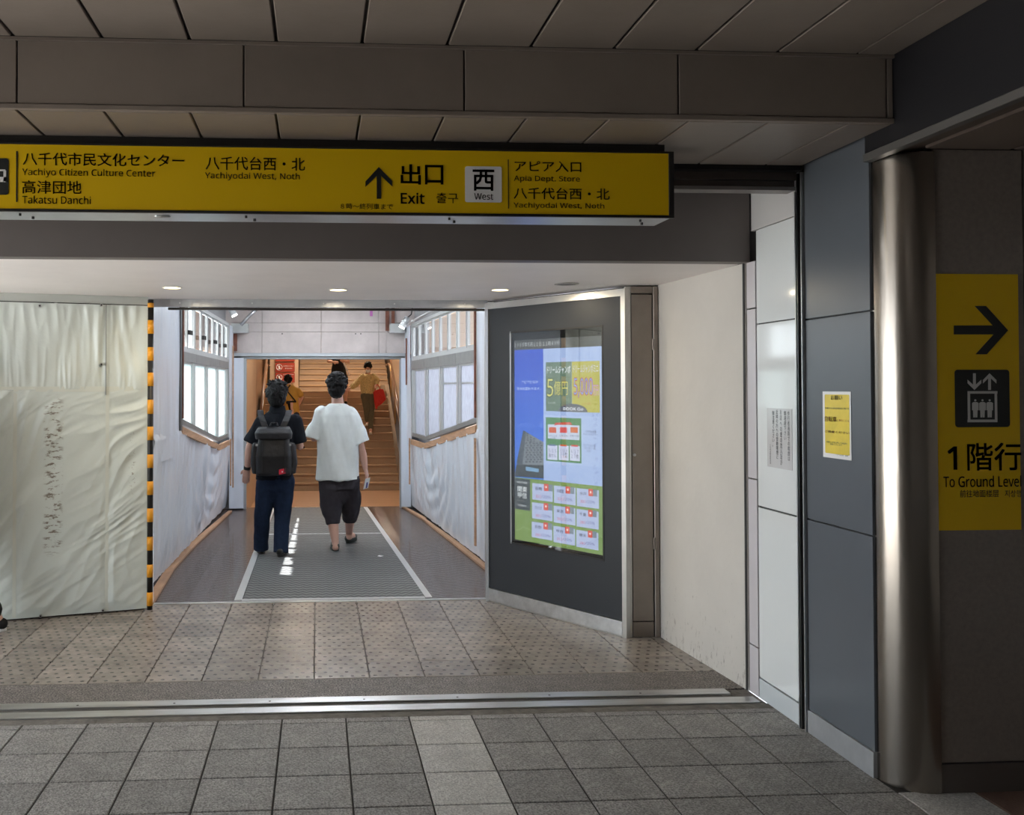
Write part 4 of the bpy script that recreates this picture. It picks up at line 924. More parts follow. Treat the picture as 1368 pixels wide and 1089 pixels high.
# red prohibition sign
PG = Plane((-2, 23.98), (2, 23.98)); PG.n = V((0, -1, 0))
rs = thing('prohibition_sign', 'dark red no entry sign board with two white circle symbols', 'sign', (-.83, 23.98, 1.6))
def g(a, b): return 310+.0804*a, 475+.0804*b
m_red = mat('dark red sign', (.33, .045, .025), .45)
plate(PG, *g(720, 120), *g(1042, 272), m_red, rs, 'sign_plate', d=.01, th=.01); plate(PG, *g(720, 288), *g(1042, 445), m_red, rs, 'sign_plate', d=.01, th=.01); plate(PG, *g(720, 20), *g(1042, 100), m_red, rs, 'sign_plate', d=.01, th=.01)
for y, s_ in ((195, '×'), (365, '△')):
    c = PG.uv(*g(785, y)); ring = MB(); P_ = [PG.P(c[0]+.072*math.cos(a*PI/10), c[1]+.072*math.sin(a*PI/10), .013) for a in range(21)]
    ring.tube(P_, .006, 5).build('symbol_ring', m_white, rs)
    ring = MB().tube([PG.P(c[0]-.05, c[1]+.05, .013), PG.P(c[0]+.05, c[1]-.05, .013)], .006, 5).build('symbol_bar', m_white, rs)
    MB().cyl(PG.P(c[0], c[1]+.02, .012), PG.P(c[0], c[1]+.02, .015), .02, n=10).build('symbol_figure', m_white, rs); MB().box(PG.P(c[0]-.02, 0).x, PG.P(c[0]+.02, 0).x, 23.966, 23.97, c[1]-.045, c[1]).build('symbol_figure', m_white, rs)
text('当通路は工事中', PG, *g(850, 168), *g(1022, 182), m_white, rs, d=.012); text('通り抜け禁止', PG, *g(880, 205), *g(1000, 225), m_white, rs, d=.012); text('立入禁止区域', PG, *g(850, 308), *g(1022, 324), m_white, rs, d=.012)
# ================================================================== PEOPLE
m_skin = mat('skin', (.70, .42, .33), .5, var=.06, vs=8); m_hair = mat('black hair', (.006, .0055, .006), .6, spec=.25, bump=.3, bs=90, stretch=(1, 1, .25))
def jit(p, s, r): random.seed(s); return V(p)+V((random.uniform(-r, r), random.uniform(-r, r), random.uniform(-r, r)))
def hand(mb, wr, kn, side, curl=.5, up=V((0, 0, 1)), s=1.0):
    # palm from wrist towards kn (knuckles), fingers continue and curl towards 'up'; thumb leaves the side near the base
    wr, kn = V(wr), V(kn); f = (kn-wr).normalized(); u = (up-f*up.dot(f)).normalized(); a = f.cross(u)*side; L0 = (kn-wr).length
    for k in range(4):
        o = (k-1.5)*.019*s; mb.cyl(wr+a*o*.55, kn+a*o, .016*s, .0115*s, 8); mb.ball(kn+a*o, .0115*s, 1)
        ln = (.037, .043, .040, .031)[k]*s; p = kn+a*o*1.05; d = f
        for j in range(3):
            ang = curl*(.5+.5*j); d = (f*math.cos(ang)+u*math.sin(ang)).normalized(); q = p+d*ln*(1, .72, .55)[j]
            mb.cyl(p, q, (.0092-.0009*j)*s, (.0083-.0009*j)*s, 8); mb.ball(q, (.0083-.0009*j)*s, 1); p = q
    b = wr+f*.02*s-a*.02*s; c = b+(f*.6-a*.75+u*.25).normalized()*.038*s; e = c+(f*.85-a*.15+u*curl*.6).normalized()*.032*s
    mb.cyl(b, c, .014*s, .0105*s, 8); mb.ball(c, .0105*s, 1); mb.cyl(c, e, .0105*s, .0085*s, 8); mb.ball(e, .0085*s, 1); mb.ball(wr+f*.01, .021*s, 1)
def head(mb, hc, face, s=1.0, tilt=0):
    # hc centre of skull; face = unit direction the person looks to; one skull+jaw+nose+ears+neck surface
    f = V(face).normalized(); sd_ = f.cross(V((0, 0, 1))).normalized(); u = sd_.cross(f)
    def P(a, b, c): return V(hc)+(sd_*a+f*b+u*c)*s
    def el(p, rx, ry, rz):
        M = Matrix((sd_, f, u)).transposed().to_4x4(); M.translation = p
        bmesh.ops.create_icosphere(mb.bm, subdivisions=3, radius=1, matrix=M @ Matrix.Diagonal((rx*s, ry*s, rz*s, 1)))
    el(P(0, -.012, .018), .074, .092, .095); el(P(0, .022, -.035), .060, .070, .072); el(P(0, .040, -.085), .034, .040, .026)
    el(P(0, .092, -.018), .012, .016, .026); el(P(0, .097, -.034), .016, .013, .011)
    el(P(0, .086, -.066), .024, .009, .007); el(P(0, .083, .018), .045, .012, .008)
    for q in (-1, 1):
        el(P(q*.078, -.008, -.015), .010, .018, .032); el(P(q*.028, .080, .004), .014, .010, .009)
    return P
def figure(root, J, face, s=1.0, vox=.0065, dec=.35, handcfg=None, bare=True, nm='body'):
    mb = MB(); P = head(mb, J['head'], face, s)
    mb.chain([(J['neck'], .060*s), (V(J['head'])+V((0, 0, -.05*s)), .052*s)])
    ch = (V(J['shL'])+V(J['shR']))/2; pel = (V(J['hipL'])+V(J['hipR']))/2; wd = (V(J['shR'])-V(J['shL'])).length
    mb.chain([(pel, .085*s), ((ch+pel)/2, .105*s), (ch-V((0, 0, .1*s)), .115*s), (J['neck'], .05*s)])
    for q in 'LR':
        mb.chain([(V(J['neck'])-V((0, 0, .06*s)), .04*s), (J['sh'+q], .040*s), (J['el'+q], .038*s), (V(J['el'+q]).lerp(V(J['wr'+q]), .3), .041*s), (J['wr'+q], .026*s)])
        mb.chain([(pel, .08*s), (J['hip'+q], .074*s), (J['kn'+q], .056*s), (V(J['kn'+q]).lerp(V(J['an'+q]), .3), .056*s), (J['an'+q], .034*s)])
        t = V(J['toe'+q]); a = V(J['an'+q]); heel = a+V((0, 0, -.045*s))-(t-a).normalized()*.02
        mb.chain([(a, .034*s), (heel, .032*s), (V((t.x, t.y, heel.z)).lerp(heel, .3), .034*s), (t, .022*s)])
        hcf = (handcfg or {}).get(q); kn = V(J['wr'+q])+(V(J['wr'+q])-V(J['el'+q])).normalized()*.085*s if not hcf else V(hcf[0])
        hand(mb, J['wr'+q], kn, 1 if q == 'L' else -1, hcf[1] if hcf else .45, V(hcf[2]) if hcf else V(face), s)
    return remesh(mb, nm, m_skin, root, vox, dec, 3), P
def hairdo(root, J, face, s, seed, vox=.006, back=.075, curly=False):
    f = V(face).normalized(); sd_ = f.cross(V((0, 0, 1))).normalized(); u = sd_.cross(f); hc = V(J['head']); mb = MB()
    def P(a, b, c): return hc+(sd_*a+f*b+u*c)*s
    def el(p, rx, ry, rz):
        M = Matrix((sd_, f, u)).transposed().to_4x4(); M.translation = p
        bmesh.ops.create_icosphere(mb.bm, subdivisions=3, radius=1, matrix=M @ Matrix.Diagonal((rx*s, ry*s, rz*s, 1)))
    el(P(0, -.018, .038), .090, .098, .092); el(P(0, -.045, -.01), .079, .070, back+.015)
    el(P(0, -.06, -.055), .058, .042, .04)
    rn = random.Random(seed)
    for k in range(90 if not curly else 150):
        th_ = rn.uniform(0, 2*PI); ph = rn.uniform(-.35, 1.5) ; d = V((math.cos(ph)*math.cos(th_), math.cos(ph)*math.sin(th_), math.sin(ph)))
        if d.y > .55 and d.z < .55: continue
        if d.z < 0 and d.y > .1: continue
        p = P(d.x*.086, -.020+d.y*.094, .036+d.z*.090)
        if curly: mb.ball(p+d*rn.uniform(0, .010), rn.uniform(.012, .019)*s, 1)
        else:
            t = (sd_*d.x*.6+f*d.y*.6+u*(-.9 if d.z < .6 else .1)+sd_*rn.uniform(-.7, .7)).normalized()*.034*s; mb.cyl(p, p+t, .014*s, .005*s, 6)
    return remesh(mb, 'hair', m_hair, root, vox, .45, 2, fold=lambda c: .006*noise.noise(c*70))
def pfold(amp, f1=14, f2=3, seed=0): return lambda c: amp*noise.noise(V((c.x*f1+c.z*3, c.y*f1, c.z*f2+seed)))+amp*.6*noise.noise(V((c.x*f1*2.2, c.y*f1*2, c.z*f2*3+seed+9)))

# ---- man with the backpack
YA = 8.95; def_A = lambda a, b, dy=0: atY(310+.2664*a, 470+.2664*b, YA+dy)
A = dict(head=def_A(226, 222), neck=def_A(228, 300, .0), shL=def_A(142, 345), shR=def_A(322, 340), elL=def_A(88, 478), elR=def_A(340, 474, .03), wrL=def_A(76, 585, .06), wrR=def_A(334, 470, .27),
         hipL=def_A(175, 665), hipR=def_A(262, 665), knL=def_A(150, 830, -.02), knR=def_A(252, 840, -.05), anL=def_A(146, 962, .03), anR=def_A(244, 985, -.15))
A['anL'].z = .085; A['anR'].z = .085; A['toeL'] = V((A['anL'].x-.01, A['anL'].y+.17, .03)); A['toeR'] = V((A['anR'].x+.02, A['anR'].y+.16, .03))
A['wrR'] = A['elR']+V((-.04, .24, .03))
p1 = thing('person', 'man in black polo shirt and navy trousers wearing a backpack, walking away', 'person', (A['knL'].x+.08, YA, 0))
fwd = V((.05, 1, 0))
figure(p1, A, fwd); hairdo(p1, A, fwd, 1.12, 3)
m_polo = mat('black polo cloth', (.008, .010, .015), .85, spec=.2, var=.15, vs=30)
sh = MB(); n_ = A['neck']; ch = (A['shL']+A['shR'])/2
zH = def_A(215, 640).z; cx = def_A(213, 500).x
sh.loft([(cx, YA, zH, .175, .12, .85), (cx, YA, zH+.15, .165, .118, .85), (cx, YA, zH+.32, .175, .125, .85), (cx, YA, ch.z-.08, .195, .125, .85), (cx, YA, ch.z-.005, .185, .105, .9), (n_.x, YA, ch.z+.045, .130, .080), (n_.x, YA, n_.z+.012, .074, .066)])
for q, k in (('L', -1), ('R', 1)):
    s0 = A['sh'+q]; e = s0.lerp(A['el'+q], .86); s0 = s0+V(((ch-s0).x*.07, 0, -.014)); sh.chain([(s0, .070), (s0.lerp(e, .5), .073)]); sh.cyl(s0.lerp(e, .5), e, .074, .078, 16)
remesh(sh, 'polo_shirt', m_polo, p1, .008, .4, 5, pfold(.006))
cl = MB(); cl.loft([(n_.x, YA-.002, n_.z-.02, .086, .078), (n_.x, YA+.004, n_.z+.058, .070, .068)]); remesh(cl, 'collar', m_polo, p1, .007, .5, 2)
m_navy2 = mat('navy trouser cloth', (.013, .024, .055), .85, spec=.2, var=.2, vs=25)
tr_ = MB(); hc_ = (A['hipL']+A['hipR'])/2; tr_.ball((hc_.x, YA, hc_.z-.05), (.12, .11, .12)); tr_.loft([(hc_.x, YA, hc_.z-.05, .165, .115, .9), (hc_.x, YA, hc_.z+.1, .165, .115, .9)])
for q in 'LR':
    tr_.chain([(A['hip'+q]+V((0, 0, .02)), .102), (A['kn'+q], .078), (A['kn'+q].lerp(A['an'+q], .6), .070)]); tr_.cyl(A['kn'+q].lerp(A['an'+q], .55), V((A['an'+q].x, A['an'+q].y+.005, .035)), .070, .074, 16)
remesh(tr_, 'trousers', m_navy2, p1, .008, .4, 5, pfold(.007, 10, 5, 4))
m_shoe = mat('black leather shoe', (.012, .012, .012), .35)
def shoe(root, an, toe, M, sole=None, nm='shoe', s=1.0, z0=.007):
    an, toe = V(an), V(toe); f = V((toe.x-an.x, toe.y-an.y, 0)).normalized(); b = V((an.x, an.y, z0)); mb = MB()
    mb.chain([(b-f*.035*s+V((0, 0, .045*s)), .040*s), (b+f*.06*s+V((0, 0, .042*s)), .040*s), (b+f*.15*s+V((0, 0, .034*s)), .036*s), (b+f*.20*s+V((0, 0, .03*s)), .028*s)])
    mb.box(b.x-.001, b.x+.001, b.y-.001, b.y+.001, z0+.02, z0+.03)
    o = remesh(mb, nm, M, root, .006 if s > .9 else .01, .5, 3); r = V((-f.y, f.x, 0))
    so = MB(); P_ = []
    for k in range(20):
        a = 2*PI*k/20; P_.append(b+f*(.08+.145*math.cos(a))*s+r*.044*s*math.sin(a)+V((0, 0, 0)))
    so.prism(P_, (0, 0, .022*s)).build('sole', sole or M, o); return o
shoe(p1, A['anL'], A['toeL'], m_shoe); shoe(p1, A['anR'], A['toeR'], m_shoe)
wt = MB(); f_ = (A['wrL']-A['elL']).normalized(); wt.cyl(A['wrL']-f_*.02, A['wrL']+f_*.008, .034, .034, 16).build('wristwatch', m_dk, p1, True)
# backpack
BP = thing('backpack', 'large black flap backpack with red label worn by the man in black', 'bag', (def_A(210, 500).x, YA-.22, 0))
m_bag = mat('black nylon', (.008, .008, .010), .45, var=.2, vs=30, bump=.35, bs=22); m_bag2 = mat('charcoal nylon', (.016, .016, .020), .5, bump=.2, bs=40)
def bz(b): return atY(366, 470+.2664*b, YA-.2).z
def bx_(a): return atY(310+.2664*a, 590, YA-.2).x
xl_, xr2 = bx_(118), bx_(302); xm = (xl_+xr2)/2; hw = (xr2-xl_)/2
bb = MB().loft([(xm, YA-.215, bz(618), hw*.93, .075, .55), (xm, YA-.22, bz(605), hw*.97, .098, .5), (xm, YA-.225, bz(520), hw, .105, .5), (xm, YA-.215, bz(440), hw*.84, .090, .5), (xm, YA-.21, bz(386), hw*.90, .085, .55), (xm, YA-.20, bz(376), hw*.85, .065, .6)])
remesh(bb, 'main_bag', m_bag, BP, .007, .45, 4, pfold(.004, 9, 7, 2))
ff = MB().loft([(xm, YA-.235, bz(436), hw*.98, .100, .5), (xm, YA-.24, bz(405), hw*1.03, .108, .5), (xm, YA-.225, bz(385), hw*.93, .095, .55), (xm, YA-.215, bz(378), hw*.8, .07, .6)])
remesh(ff, 'top_flap', m_bag2, BP, .007, .45, 3, pfold(.004, 9, 9, 6))
for k in (-1, 1):
    pk = MB().loft([(xm+k*hw*.98, YA-.19, bz(610), .035, .06, .6), (xm+k*hw*1.03, YA-.19, bz(560), .042, .066, .6), (xm+k*hw*.98, YA-.19, bz(470), .038, .06, .6), (xm+k*hw*.95, YA-.19, bz(455), .03, .05, .6)])
    remesh(pk, 'side_pocket', m_bag2, BP, .008, .45, 3, pfold(.004, 9, 7, k))
    st0 = V((xm+k*.06, YA-.14, bz(384))); sp_ = [V((xm+k*.085, YA-.150, bz(378))), V((xm+k*.105, YA-.142, bz(350))), V((xm+k*.125, YA-.115, bz(325))), V((xm+k*.135, YA-.05, bz(298)))]
    sm_ = MB()
    for a, b in zip(sp_, sp_[1:]): sm_.obox(a-V((.028, 0, 0)), (.056, 0, 0), b-a, (0, .012, .006))
    sm_.build('shoulder_strap', m_bag2, BP)
    MB().box(xm+k*hw*.9-.01, xm+k*hw*.9+.01, YA-.315, YA-.30, bz(470), bz(458), .002).build('buckle', m_alu, BP); 
    MB().box(xm+k*hw*.62-.006, xm+k*hw*.62+.006, YA-.338, YA-.332, bz(600), bz(440)).build('compression_strap', m_bag2, BP)
MB().tube([V((xm-.04, YA-.19, bz(380))), V((xm-.025, YA-.19, bz(358))), V((xm+.025, YA-.19, bz(358))), V((xm+.04, YA-.19, bz(380)))], .008).build('grab_handle', m_bag2, BP, True)
q0, q1 = atY(372.7, 627, YA-.335), atY(381.5, 633.8, YA-.335)
lb = MB().obox((q0.x, YA-.337, q1.z-.003), (q1.x-q0.x, 0, .012), (0, 0, q0.z-q1.z), (0, .01, 0)).build('red_label', mat('red label', (.62, .02, .05), .5), BP); 
MB().ball(((q0.x+q1.x)/2, YA-.338, (q0.z+q1.z)/2), (.008, .002, .008), 1).build('label_mark', m_white, lb)

# ---- man in the white t-shirt
YB = 9.15; B_ = lambda a, b, dy=0: atY(310+.2664*a, 470+.2664*b, YB+dy)
B = dict(head=B_(525, 180), neck=B_(530, 262), shL=B_(448, 305), shR=B_(600, 305), elL=B_(412, 432, .02), elR=B_(652, 500), wrL=B_(420, 420, .26), wrR=B_(668, 583, .05),
         hipL=B_(492, 650), hipR=B_(584, 650), knL=B_(500, 800, -.03), knR=B_(592, 790, .12), anL=B_(518, 965, -.1), anR=B_(588, 925, .35))
B['wrL'] = B['elL']+V((.04, .23, .06)); B['anL'].z = .08; B['anR'].z = .10
B['toeL'] = V((B['anL'].x-.01, B['anL'].y+.17, .03)); B['toeR'] = V((B['anR'].x+.05, B['anR'].y+.15, .03))
p2 = thing('person', 'man with curly black hair in oversized white T-shirt and baggy grey trousers', 'person', ((B['anL'].x+B['anR'].x)/2, YB, 0))
kn2 = B['wrR']+V((.018, .01, -.085))
figure(p2, B, fwd, handcfg={'R': (kn2, .75, V((-.75, .3, -.1)))}); hairdo(p2, B, fwd, 1.10, 5, curly=True, back=.06)
m_tee = mat('white cotton', (.78, .83, .83), .85, var=.03, vs=20)
ts = MB(); ch = (B['shL']+B['shR'])/2; n_ = B['neck']; zH = B_(530, 640).z; c0 = B_(530, 500).x
ts.loft([(c0, YB, zH, .212, .150, .85), (c0+.002, YB, zH+.12, .205, .145, .85), (c0+.004, YB, zH+.35, .200, .138, .85), (c0, YB, ch.z-.10, .205, .132, .85), (c0, YB, ch.z-.02, .205, .115, .9), (n_.x, YB, ch.z+.035, .145, .085), (n_.x, YB, n_.z-.005, .078, .068)])
for q in 'LR':
    s0 = B['sh'+q]; e = s0.lerp(B['el'+q], 1.0 if q == 'L' else .80); s0 = s0+V(((ch-s0).x*.06, 0, -.016)); ts.chain([(s0, .074), (s0.lerp(e, .5), .090)]); ts.cyl(s0.lerp(e, .5), e, .092, .104, 18)
def teef(c):
    a = c.x-c0; return .024*noise.noise(V((a*7+c.z*3.2, c.y*3, c.z*2.2)))+.010*noise.noise(V((a*14-c.z*5, c.y*4, c.z*3)))+.004*noise.noise(V((a*26+c.z*5, c.y*6, c.z*2.5+5)))
remesh(ts, 'tshirt', m_tee, p2, .008, .5, 5, teef)
MB().chain([]) if 0 else None
cl = MB(); cl.loft([(n_.x, YB, n_.z-.018, .083, .073), (n_.x, YB, n_.z+.006, .074, .066)]); remesh(cl, 'collar', m_tee, p2, .007, .5, 2)
m_trs = mat('charcoal baggy cloth', (.045, .041, .050), .85, spec=.2, var=.15, vs=20)
tr_ = MB(); hc_ = (B['hipL']+B['hipR'])/2; tr_.ball((hc_.x, YB, hc_.z-.10), (.12, .12, .13)); tr_.loft([(hc_.x, YB, hc_.z-.07, .178, .13, .9), (hc_.x, YB, hc_.z+.1, .17, .12, .9)])
for q in 'LR':
    k_ = B['kn'+q]; a_ = k_.lerp(B['an'+q], .42 if q == 'L' else .42); tr_.chain([(B['hip'+q]+V((0, 0, .0)), .118), (B['hip'+q].lerp(k_, .6), .112), (k_, .098)]); tr_.cyl(k_, a_, .098, .064, 18)
remesh(tr_, 'trousers', m_trs, p2, .008, .45, 4, pfold(.014, 9, 5, 4))
m_clog = mat('dark green clog rubber', (.035, .05, .045), .5)
for q in 'LR':
    o = shoe(p2, B['an'+q]+V((0, .03, 0)), B['toe'+q]+V((0, .03, 0)), m_clog, nm='clog')
q0 = atY(490, 646, YB+.03); ph = thing('held_carton', 'small white and blue carton held in the hand of the man in white', 'box', (q0.x, YB+.03, q0.z-.05))
ph.rotation_euler = (0, 0, 0)
MB().obox((q0.x-.034, YB+.02, q0.z-.055), (.046, 0, .012), (.022, 0, .10), (0, .022, 0)).build('carton', mat('pale carton', (.72, .76, .80), .35), ph)
MB().obox((q0.x-.012, YB+.018, q0.z-.045), (.016, 0, .004), (.008, 0, .055), (0, .002, 0)).build('printed_band', mat('violet blue print', (.07, .07, .25), .4), ph)

# ---- small people on the stairs
YS0, RS, TS, Z0 = 19.0, .153, .30, -.5
def stepz(y): return Z0+RS*(int((y-YS0)/TS)+1)
def ck(a, b, Y): return atY(420+.11937*a, 470+.11937*b, Y)
# woman coming down
YW = 21.2; Wm = lambda a, b, dy=0: ck(a, b, YW+dy)
Wd = dict(head=Wm(600, 178, -.03), neck=Wm(598, 248), shL=Wm(545, 275), shR=Wm(655, 275), elL=Wm(462, 365), elR=Wm(700, 320, .02), wrL=Wm(396, 410, -.1), wrR=Wm(690, 372, -.12),
          hipL=Wm(560, 490), hipR=Wm(622, 490), knL=Wm(578, 620, -.08), knR=Wm(640, 670, -.06), anL=Wm(592, 790, -.05), anR=Wm(628, 885, -.30))
Wd['toeL'] = Wd['anL']+V((-.02, -.15, -.05)); Wd['toeR'] = Wd['anR']+V((.0, -.16, -.05))
p3 = thing('person', 'woman in pale yellow blouse, olive trousers and white face mask descending the stairs', 'person', (Wd['anR'].x, YW-.3, Wd['anR'].z-.08))
fc = V((-.05, -1, -.35)); _, HP = figure(p3, Wd, fc, .95, .009, .5); hairdo(p3, Wd, fc, .97, 9, .008)
m_mask = mat('white mask', (.85, .85, .83), .7); mk_ = MB(); mk_.ball(HP(0, .082, -.055), (.055, .03, .05), 3); remesh(mk_, 'face_mask', m_mask, p3, .008, .5, 2)
m_bl = mat('pale yellow patterned blouse', (.66, .52, .24), .8, var=.35, vs=45)
sh = MB(); ch = (Wd['shL']+Wd['shR'])/2; zH = Wm(590, 470).z; c0 = Wm(595, 400).x
sh.loft([(c0, YW, zH, .145, .11), (c0, YW, zH+.10, .165, .12), (c0, YW, ch.z-.12, .155, .115), (c0, YW, ch.z+.0, .15, .09), (c0, YW, Wd['neck'].z, .06, .055)])
for q in 'LR': sh.chain([(Wd['sh'+q], .062), (Wd['el'+q], .068), (Wd['el'+q].lerp(Wd['wr'+q], .55), .06), (Wd['el'+q].lerp(Wd['wr'+q], .85), .035)])
remesh(sh, 'blouse', m_bl, p3, .01, .5, 3, pfold(.01, 14, 5))
m_ol = mat('olive trouser cloth', (.13, .115, .07), .8, var=.1, vs=20)
tr_ = MB(); hc_ = (Wd['hipL']+Wd['hipR'])/2; tr_.loft([(hc_.x, YW, hc_.z-.06, .145, .11), (hc_.x, YW, hc_.z+.08, .13, .10)])
for q in 'LR': tr_.chain([(Wd['hip'+q], .088), (Wd['kn'+q], .068), (Wd['kn'+q].lerp(Wd['an'+q], .85), .052)])
remesh(tr_, 'trousers', m_ol, p3, .01, .5, 3, pfold(.006, 12, 5, 4))
m_sn = mat('off white sneaker', (.62, .58, .50), .6)
for q in 'LR': shoe(p3, Wd['an'+q], Wd['toe'+q], m_sn, nm='sneaker', s=.85, z0=Wd['an'+q].z-.075)
# red tote
tb_ = thing('tote_bag', 'bright red cloth tote bag carried by the woman on the stairs', 'bag', Wm(735, 640, -.1))
P_ = [Wm(a, b, -.16) for a, b in ((662, 455), (690, 430), (735, 415), (770, 420), (806, 530), (750, 590), (712, 605), (700, 650), (682, 635), (668, 560))]
tm = MB().prism(P_, (0, .10, 0)); remesh(tm, 'cloth_bag', mat('red cloth', (.62, .03, .02), .75), tb_, .012, .5, 6, pfold(.016, 12, 7, 3))
for y in (-.15, -.08): MB().tube([Wm(678, 445, y), Wm(690, 385, y), Wm(706, 366, y), Wm(728, 395, y), Wm(742, 430, y)], .009, 6).build('handle', MATS['red cloth'], tb_, True)
# person in black further up (only waist and legs show below the lintel)
YE = 22.3; Em = lambda a, b, dy=0: ck(a, b, YE+dy)
hx_ = Em(262, 200).x; foot = Em(352, 575); zf = Em(352, 590).z
E_ = dict(head=V((hx_+.02, YE, zf+1.50)), neck=V((hx_+.02, YE, zf+1.34)), shL=V((hx_-.15, YE, zf+1.27)), shR=V((hx_+.17, YE, zf+1.27)), elL=V((hx_-.22, YE, zf+1.02)), elR=V((hx_+.25, YE, zf+1.0)), wrL=V((hx_-.10, YE-.18, zf+1.0)), wrR=V((hx_+.15, YE-.18, zf+1.02)),
          hipL=V((hx_-.07, YE, zf+.82)), hipR=V((hx_+.09, YE, zf+.82)), knL=V((hx_-.09, YE, zf+.45)), knR=Em(352, 345, -.05), anL=V((hx_-.08, YE+.2, zf+.09+.153)), anR=foot+V((0, 0, .05)))
E_['toeL'] = E_['anL']+V((-.02, .14, -.05)); E_['toeR'] = E_['anR']+V((.02, .14, -.05))
p4 = thing('person', 'person in black clothes with a white strap, high on the stairs', 'person', (foot.x, YE, zf))
figure(p4, E_, V((0, 1, 0)), .95, .010, .5); hairdo(p4, E_, V((0, 1, 0)), .97, 12, .009)
m_blk = mat('black cloth', (.010, .010, .011), .85)
sk = MB().loft([(hx_+.04, YE, Em(262, 305).z, .215, .15), (hx_+.02, YE, zf+.80, .175, .13), (hx_, YE, zf+.98, .13, .10), (hx_, YE, zf+1.15, .15, .10), (hx_+.02, YE, zf+1.29, .15, .08), (hx_+.02, YE, zf+1.35, .06, .055)])
remesh(sk, 'black_dress', m_blk, p4, .012, .5, 3, pfold(.008, 9, 3)); MB().loft([(hx_, YE, zf+.955, .134, .104), (hx_, YE, zf+.985, .134, .104)]).build('belt', mat('dark blue belt', (.05, .06, .10), .5), p4)
for q in 'LR': shoe(p4, E_['an'+q], E_['toe'+q], m_blk, s=.85, z0=E_['an'+q].z-.07)
so = MB()
for a, b in zip([Em(318, 95, -.17), Em(345, 160, -.19), Em(380, 235, -.19), ], [Em(345, 160, -.19), Em(380, 235, -.19), Em(392, 268, -.18)]): so.obox(a-V((.022, 0, 0)), (.044, 0, 0), b-a, (0, .01, 0))
so.build('white_strap', m_white, p4)
# person in the mustard shirt with black apron straps, bending on the stairs
YC = 20.25; Cm = lambda a, b, dy=0: atY(320+.13767*a, 470+.13773*b, YC+dy)
zf = stepz(20.3)
Cd = dict(head=Cm(472, 282, .06), neck=Cm(480, 325), shL=Cm(425, 355), shR=Cm(560, 375), elL=Cm(405, 440, .05), elR=Cm(608, 440, .02), wrL=Cm(430, 520, .15), wrR=Cm(570, 525, .1),
          hipL=Cm(470, 610, -.05), hipR=Cm(545, 615, -.05), knL=Cm(480, 760, .12), knR=Cm(575, 775, .06), anL=Cm(478, 930, .0), anR=Cm(590, 935, -.0))
Cd['anL'].z = zf+.10; Cd['anR'].z = zf+.10
for q in 'LR': Cd['toe'+q] = Cd['an'+q]+V((.06, .13, -.05))
p5 = thing('person', 'person in mustard shirt with crossed black apron straps climbing the stairs', 'person', (Cd['anR'].x, YC, zf))
fc = V((.1, 1, -.3)); figure(p5, Cd, fc, .95, .010, .5); hairdo(p5, Cd, fc, .97, 21, .009)
m_mu = mat('mustard cloth', (.62, .36, .07), .8, var=.06, vs=10); c1 = Cm(500, 500); 
sh = MB().loft([(c1.x+.03, YC, Cm(0, 622).z, .165, .12), (c1.x, YC, Cm(0, 500).z, .16, .12), (c1.x-.03, YC, Cm(0, 400).z, .17, .12), (Cm(490, 0).x, YC, Cm(0, 348).z, .15, .09), (Cd['neck'].x, YC, Cd['neck'].z+.02, .06, .06)])
for q in 'LR': sh.chain([(Cd['sh'+q], .066), (Cd['sh'+q].lerp(Cd['el'+q], .65), .072)])
remesh(sh, 'mustard_shirt', m_mu, p5, .011, .5, 3, pfold(.006, 10, 4))
ap = MB()
def strap(a, b, w=.02):
    a, b = Cm(*a, -.135), Cm(*b, -.135); d_ = (b-a).normalized(); n2 = V((d_.z, 0, -d_.x)); ap.obox(a-n2*w/2, n2*w, b-a, (0, .03, 0))
for a, b in (((425, 325), (455, 372)), ((455, 372), (545, 482)), ((492, 322), (455, 372)), ((455, 484), (550, 484)), ((484, 484), (488, 585)), ((468, 484), (500, 600))): strap(a, b, .026 if a[1] < 400 else .035)
ap.ball(Cm(472, 492, -.14), (.05, .03, .035), 2); ap.build('apron_straps', m_blk, p5)
tr_ = MB(); hc_ = (Cd['hipL']+Cd['hipR'])/2; tr_.loft([(hc_.x, YC, hc_.z-.12, .15, .12), (hc_.x, YC, hc_.z+.06, .15, .115)])
for q in 'LR': tr_.chain([(Cd['hip'+q], .09), (Cd['kn'+q], .082)]);
remesh(tr_, 'shorts', mat('dark navy shorts', (.015, .018, .035), .8), p5, .011, .5, 3, pfold(.006, 12, 5, 4))
for q in 'LR': shoe(p5, Cd['an'+q], Cd['toe'+q], m_blk, s=.85, z0=zf)
# walker mostly outside the left edge: only a trailing shoe and trouser leg show
gx = atZ(0, 842)
E2 = gx.x; YL = gx.y-.02
L6 = dict(head=V((E2-.35, YL, 1.62)), neck=V((E2-.36, YL, 1.44)), shL=V((E2-.36, YL+.2, 1.37)), shR=V((E2-.36, YL-.2, 1.37)), elL=V((E2-.42, YL+.25, 1.1)), elR=V((E2-.30, YL-.26, 1.1)), wrL=V((E2-.52, YL+.22, .88)), wrR=V((E2-.30, YL-.25, .86)),
          hipL=V((E2-.33, YL+.09, .90)), hipR=V((E2-.33, YL-.09, .90)), knL=V((E2-.52, YL+.09, .50)), knR=V((E2-.22, YL-.06, .48)), anL=V((E2-.62, YL+.09, .085)), anR=V((E2-.018, YL, .10)))
L6['toeL'] = L6['anL']+V((-.17, 0, -.05)); L6['toeR'] = L6['anR']+V((-.17, 0, -.06))
for k_ in L6:
    L6[k_].y += (L6[k_].x-E2)*.30
YL = YL-.10
p6 = thing('person', 'walker at the left picture edge, only black trouser leg and shoe showing', 'person', (E2-.33, YL, 0))
figure(p6, L6, V((-1, 0, 0)), 1, .010, .4); hairdo(p6, L6, V((-1, 0, 0)), 1.03, 31, .009)
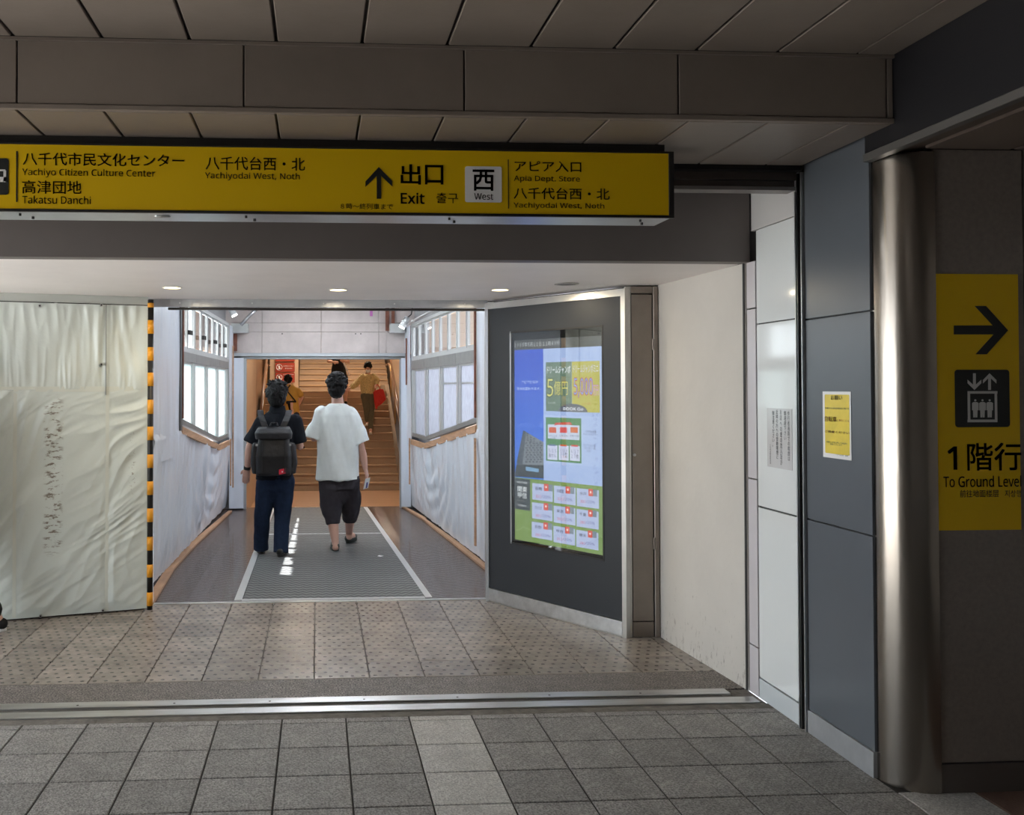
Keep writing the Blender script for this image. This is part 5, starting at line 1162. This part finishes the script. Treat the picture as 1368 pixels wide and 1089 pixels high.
tp_ = MB().loft([(E2-.34, YL, .92, .12, .17), (E2-.35, YL, 1.2, .12, .19), (E2-.36, YL, 1.38, .10, .20), (E2-.36, YL, 1.45, .07, .07)])
for q in 'LR': tp_.chain([(L6['sh'+q], .07), (L6['sh'+q].lerp(L6['el'+q], .8), .07)])
remesh(tp_, 'grey_shirt', mat('grey shirt cloth', (.25, .26, .28), .8), p6, .01, .5, 3, pfold(.006))
tr_ = MB().loft([(E2-.33, YL, .82, .12, .16), (E2-.34, YL, .98, .12, .16)])
for q in 'LR': tr_.chain([(L6['hip'+q], .1), (L6['kn'+q], .08), (L6['kn'+q].lerp(L6['an'+q], .9), .065)])
remesh(tr_, 'black_trousers', m_blk, p6, .01, .5, 3, pfold(.006, 12, 5, 4))
for q in 'LR': shoe(p6, L6['an'+q], L6['toe'+q], m_blk, sole=m_white, z0=0)
# ================================================================== HALL SHELL OUT OF VIEW + GROUND OUTSIDE
m_hw = mat('hall wall laminate', (.42, .39, .36), .5)
struct(MB().box(-4.7, 4.3, -6.1, -6, 0, 3.1).build('wall_back.002', m_hw))
struct(MB().box(-4.7, -4.6, -6, 1.0, 0, 3.1).build('wall_left.003', m_hw))
struct(MB().box(-4.7, -4.6, 1.0, 6.6, 2.3, 3.1).build('sky_block_header', m_hw)); struct(MB().box(-4.75, 4.3, -6.1, 6.95, 3.1, 3.3).build('roof', m_hw)); struct(MB().box(-4.7, 4.3, 6.94, 7.0, 2.2, 3.1).build('wall_front.001', m_hw))  # unseen header over the left opening, added to cut sky light in the hall
struct(MB().box(4.2, 4.3, -6, 3.6, 0, 2.9).build('wall_right.006', m_hw))
struct(MB().box(-60, -4.62, -50, 60, -.4, -.12).build('ground', mat('pale bounce ground', (.52, .50, .47), .9)), 'pale bounce ground added outside the station')  # sunlit ground added here to bounce light up onto the bay soffit
struct(MB().box(2.3, 60, 6.2, 60, -5.2, -5).build('ground.001', MATS['pale bounce ground']))
bl = thing('building', 'pale building facade outside the right passage window', 'building', (4.5, 10.5, -5))
MB().box(3.0, 6, 6.6, 17, -5, 3.95).build('wall', mat('lilac grey cladding', (.62, .62, .68), .7), bl)
for z in (.2, 1.55, 3.0): MB().box(2.93, 3.0, 6.6, 17, z, z+.08).build('ledge', m_frame, bl)
for k in range(2):
    t = thing('ceiling_lamp', ('nearer fluorescent ceiling lamp of the hall', 'farther fluorescent ceiling lamp at the back of the hall')[k], 'light', (-1.2, -1.2-2.2*k, 2.833), 'hall ceiling lamps')
    MB().box(-1.8, -.6, -1.28-2.2*k, -1.12-2.2*k, 2.79, 2.833).build('housing', m_white, t); MB().box(-1.78, -.62, -1.25-2.2*k, -1.15-2.2*k, 2.78, 2.79).build('tube', mat('fluorescent tube', (1, 1, 1), .4, emit=(1, .95, .88), es=3), t)
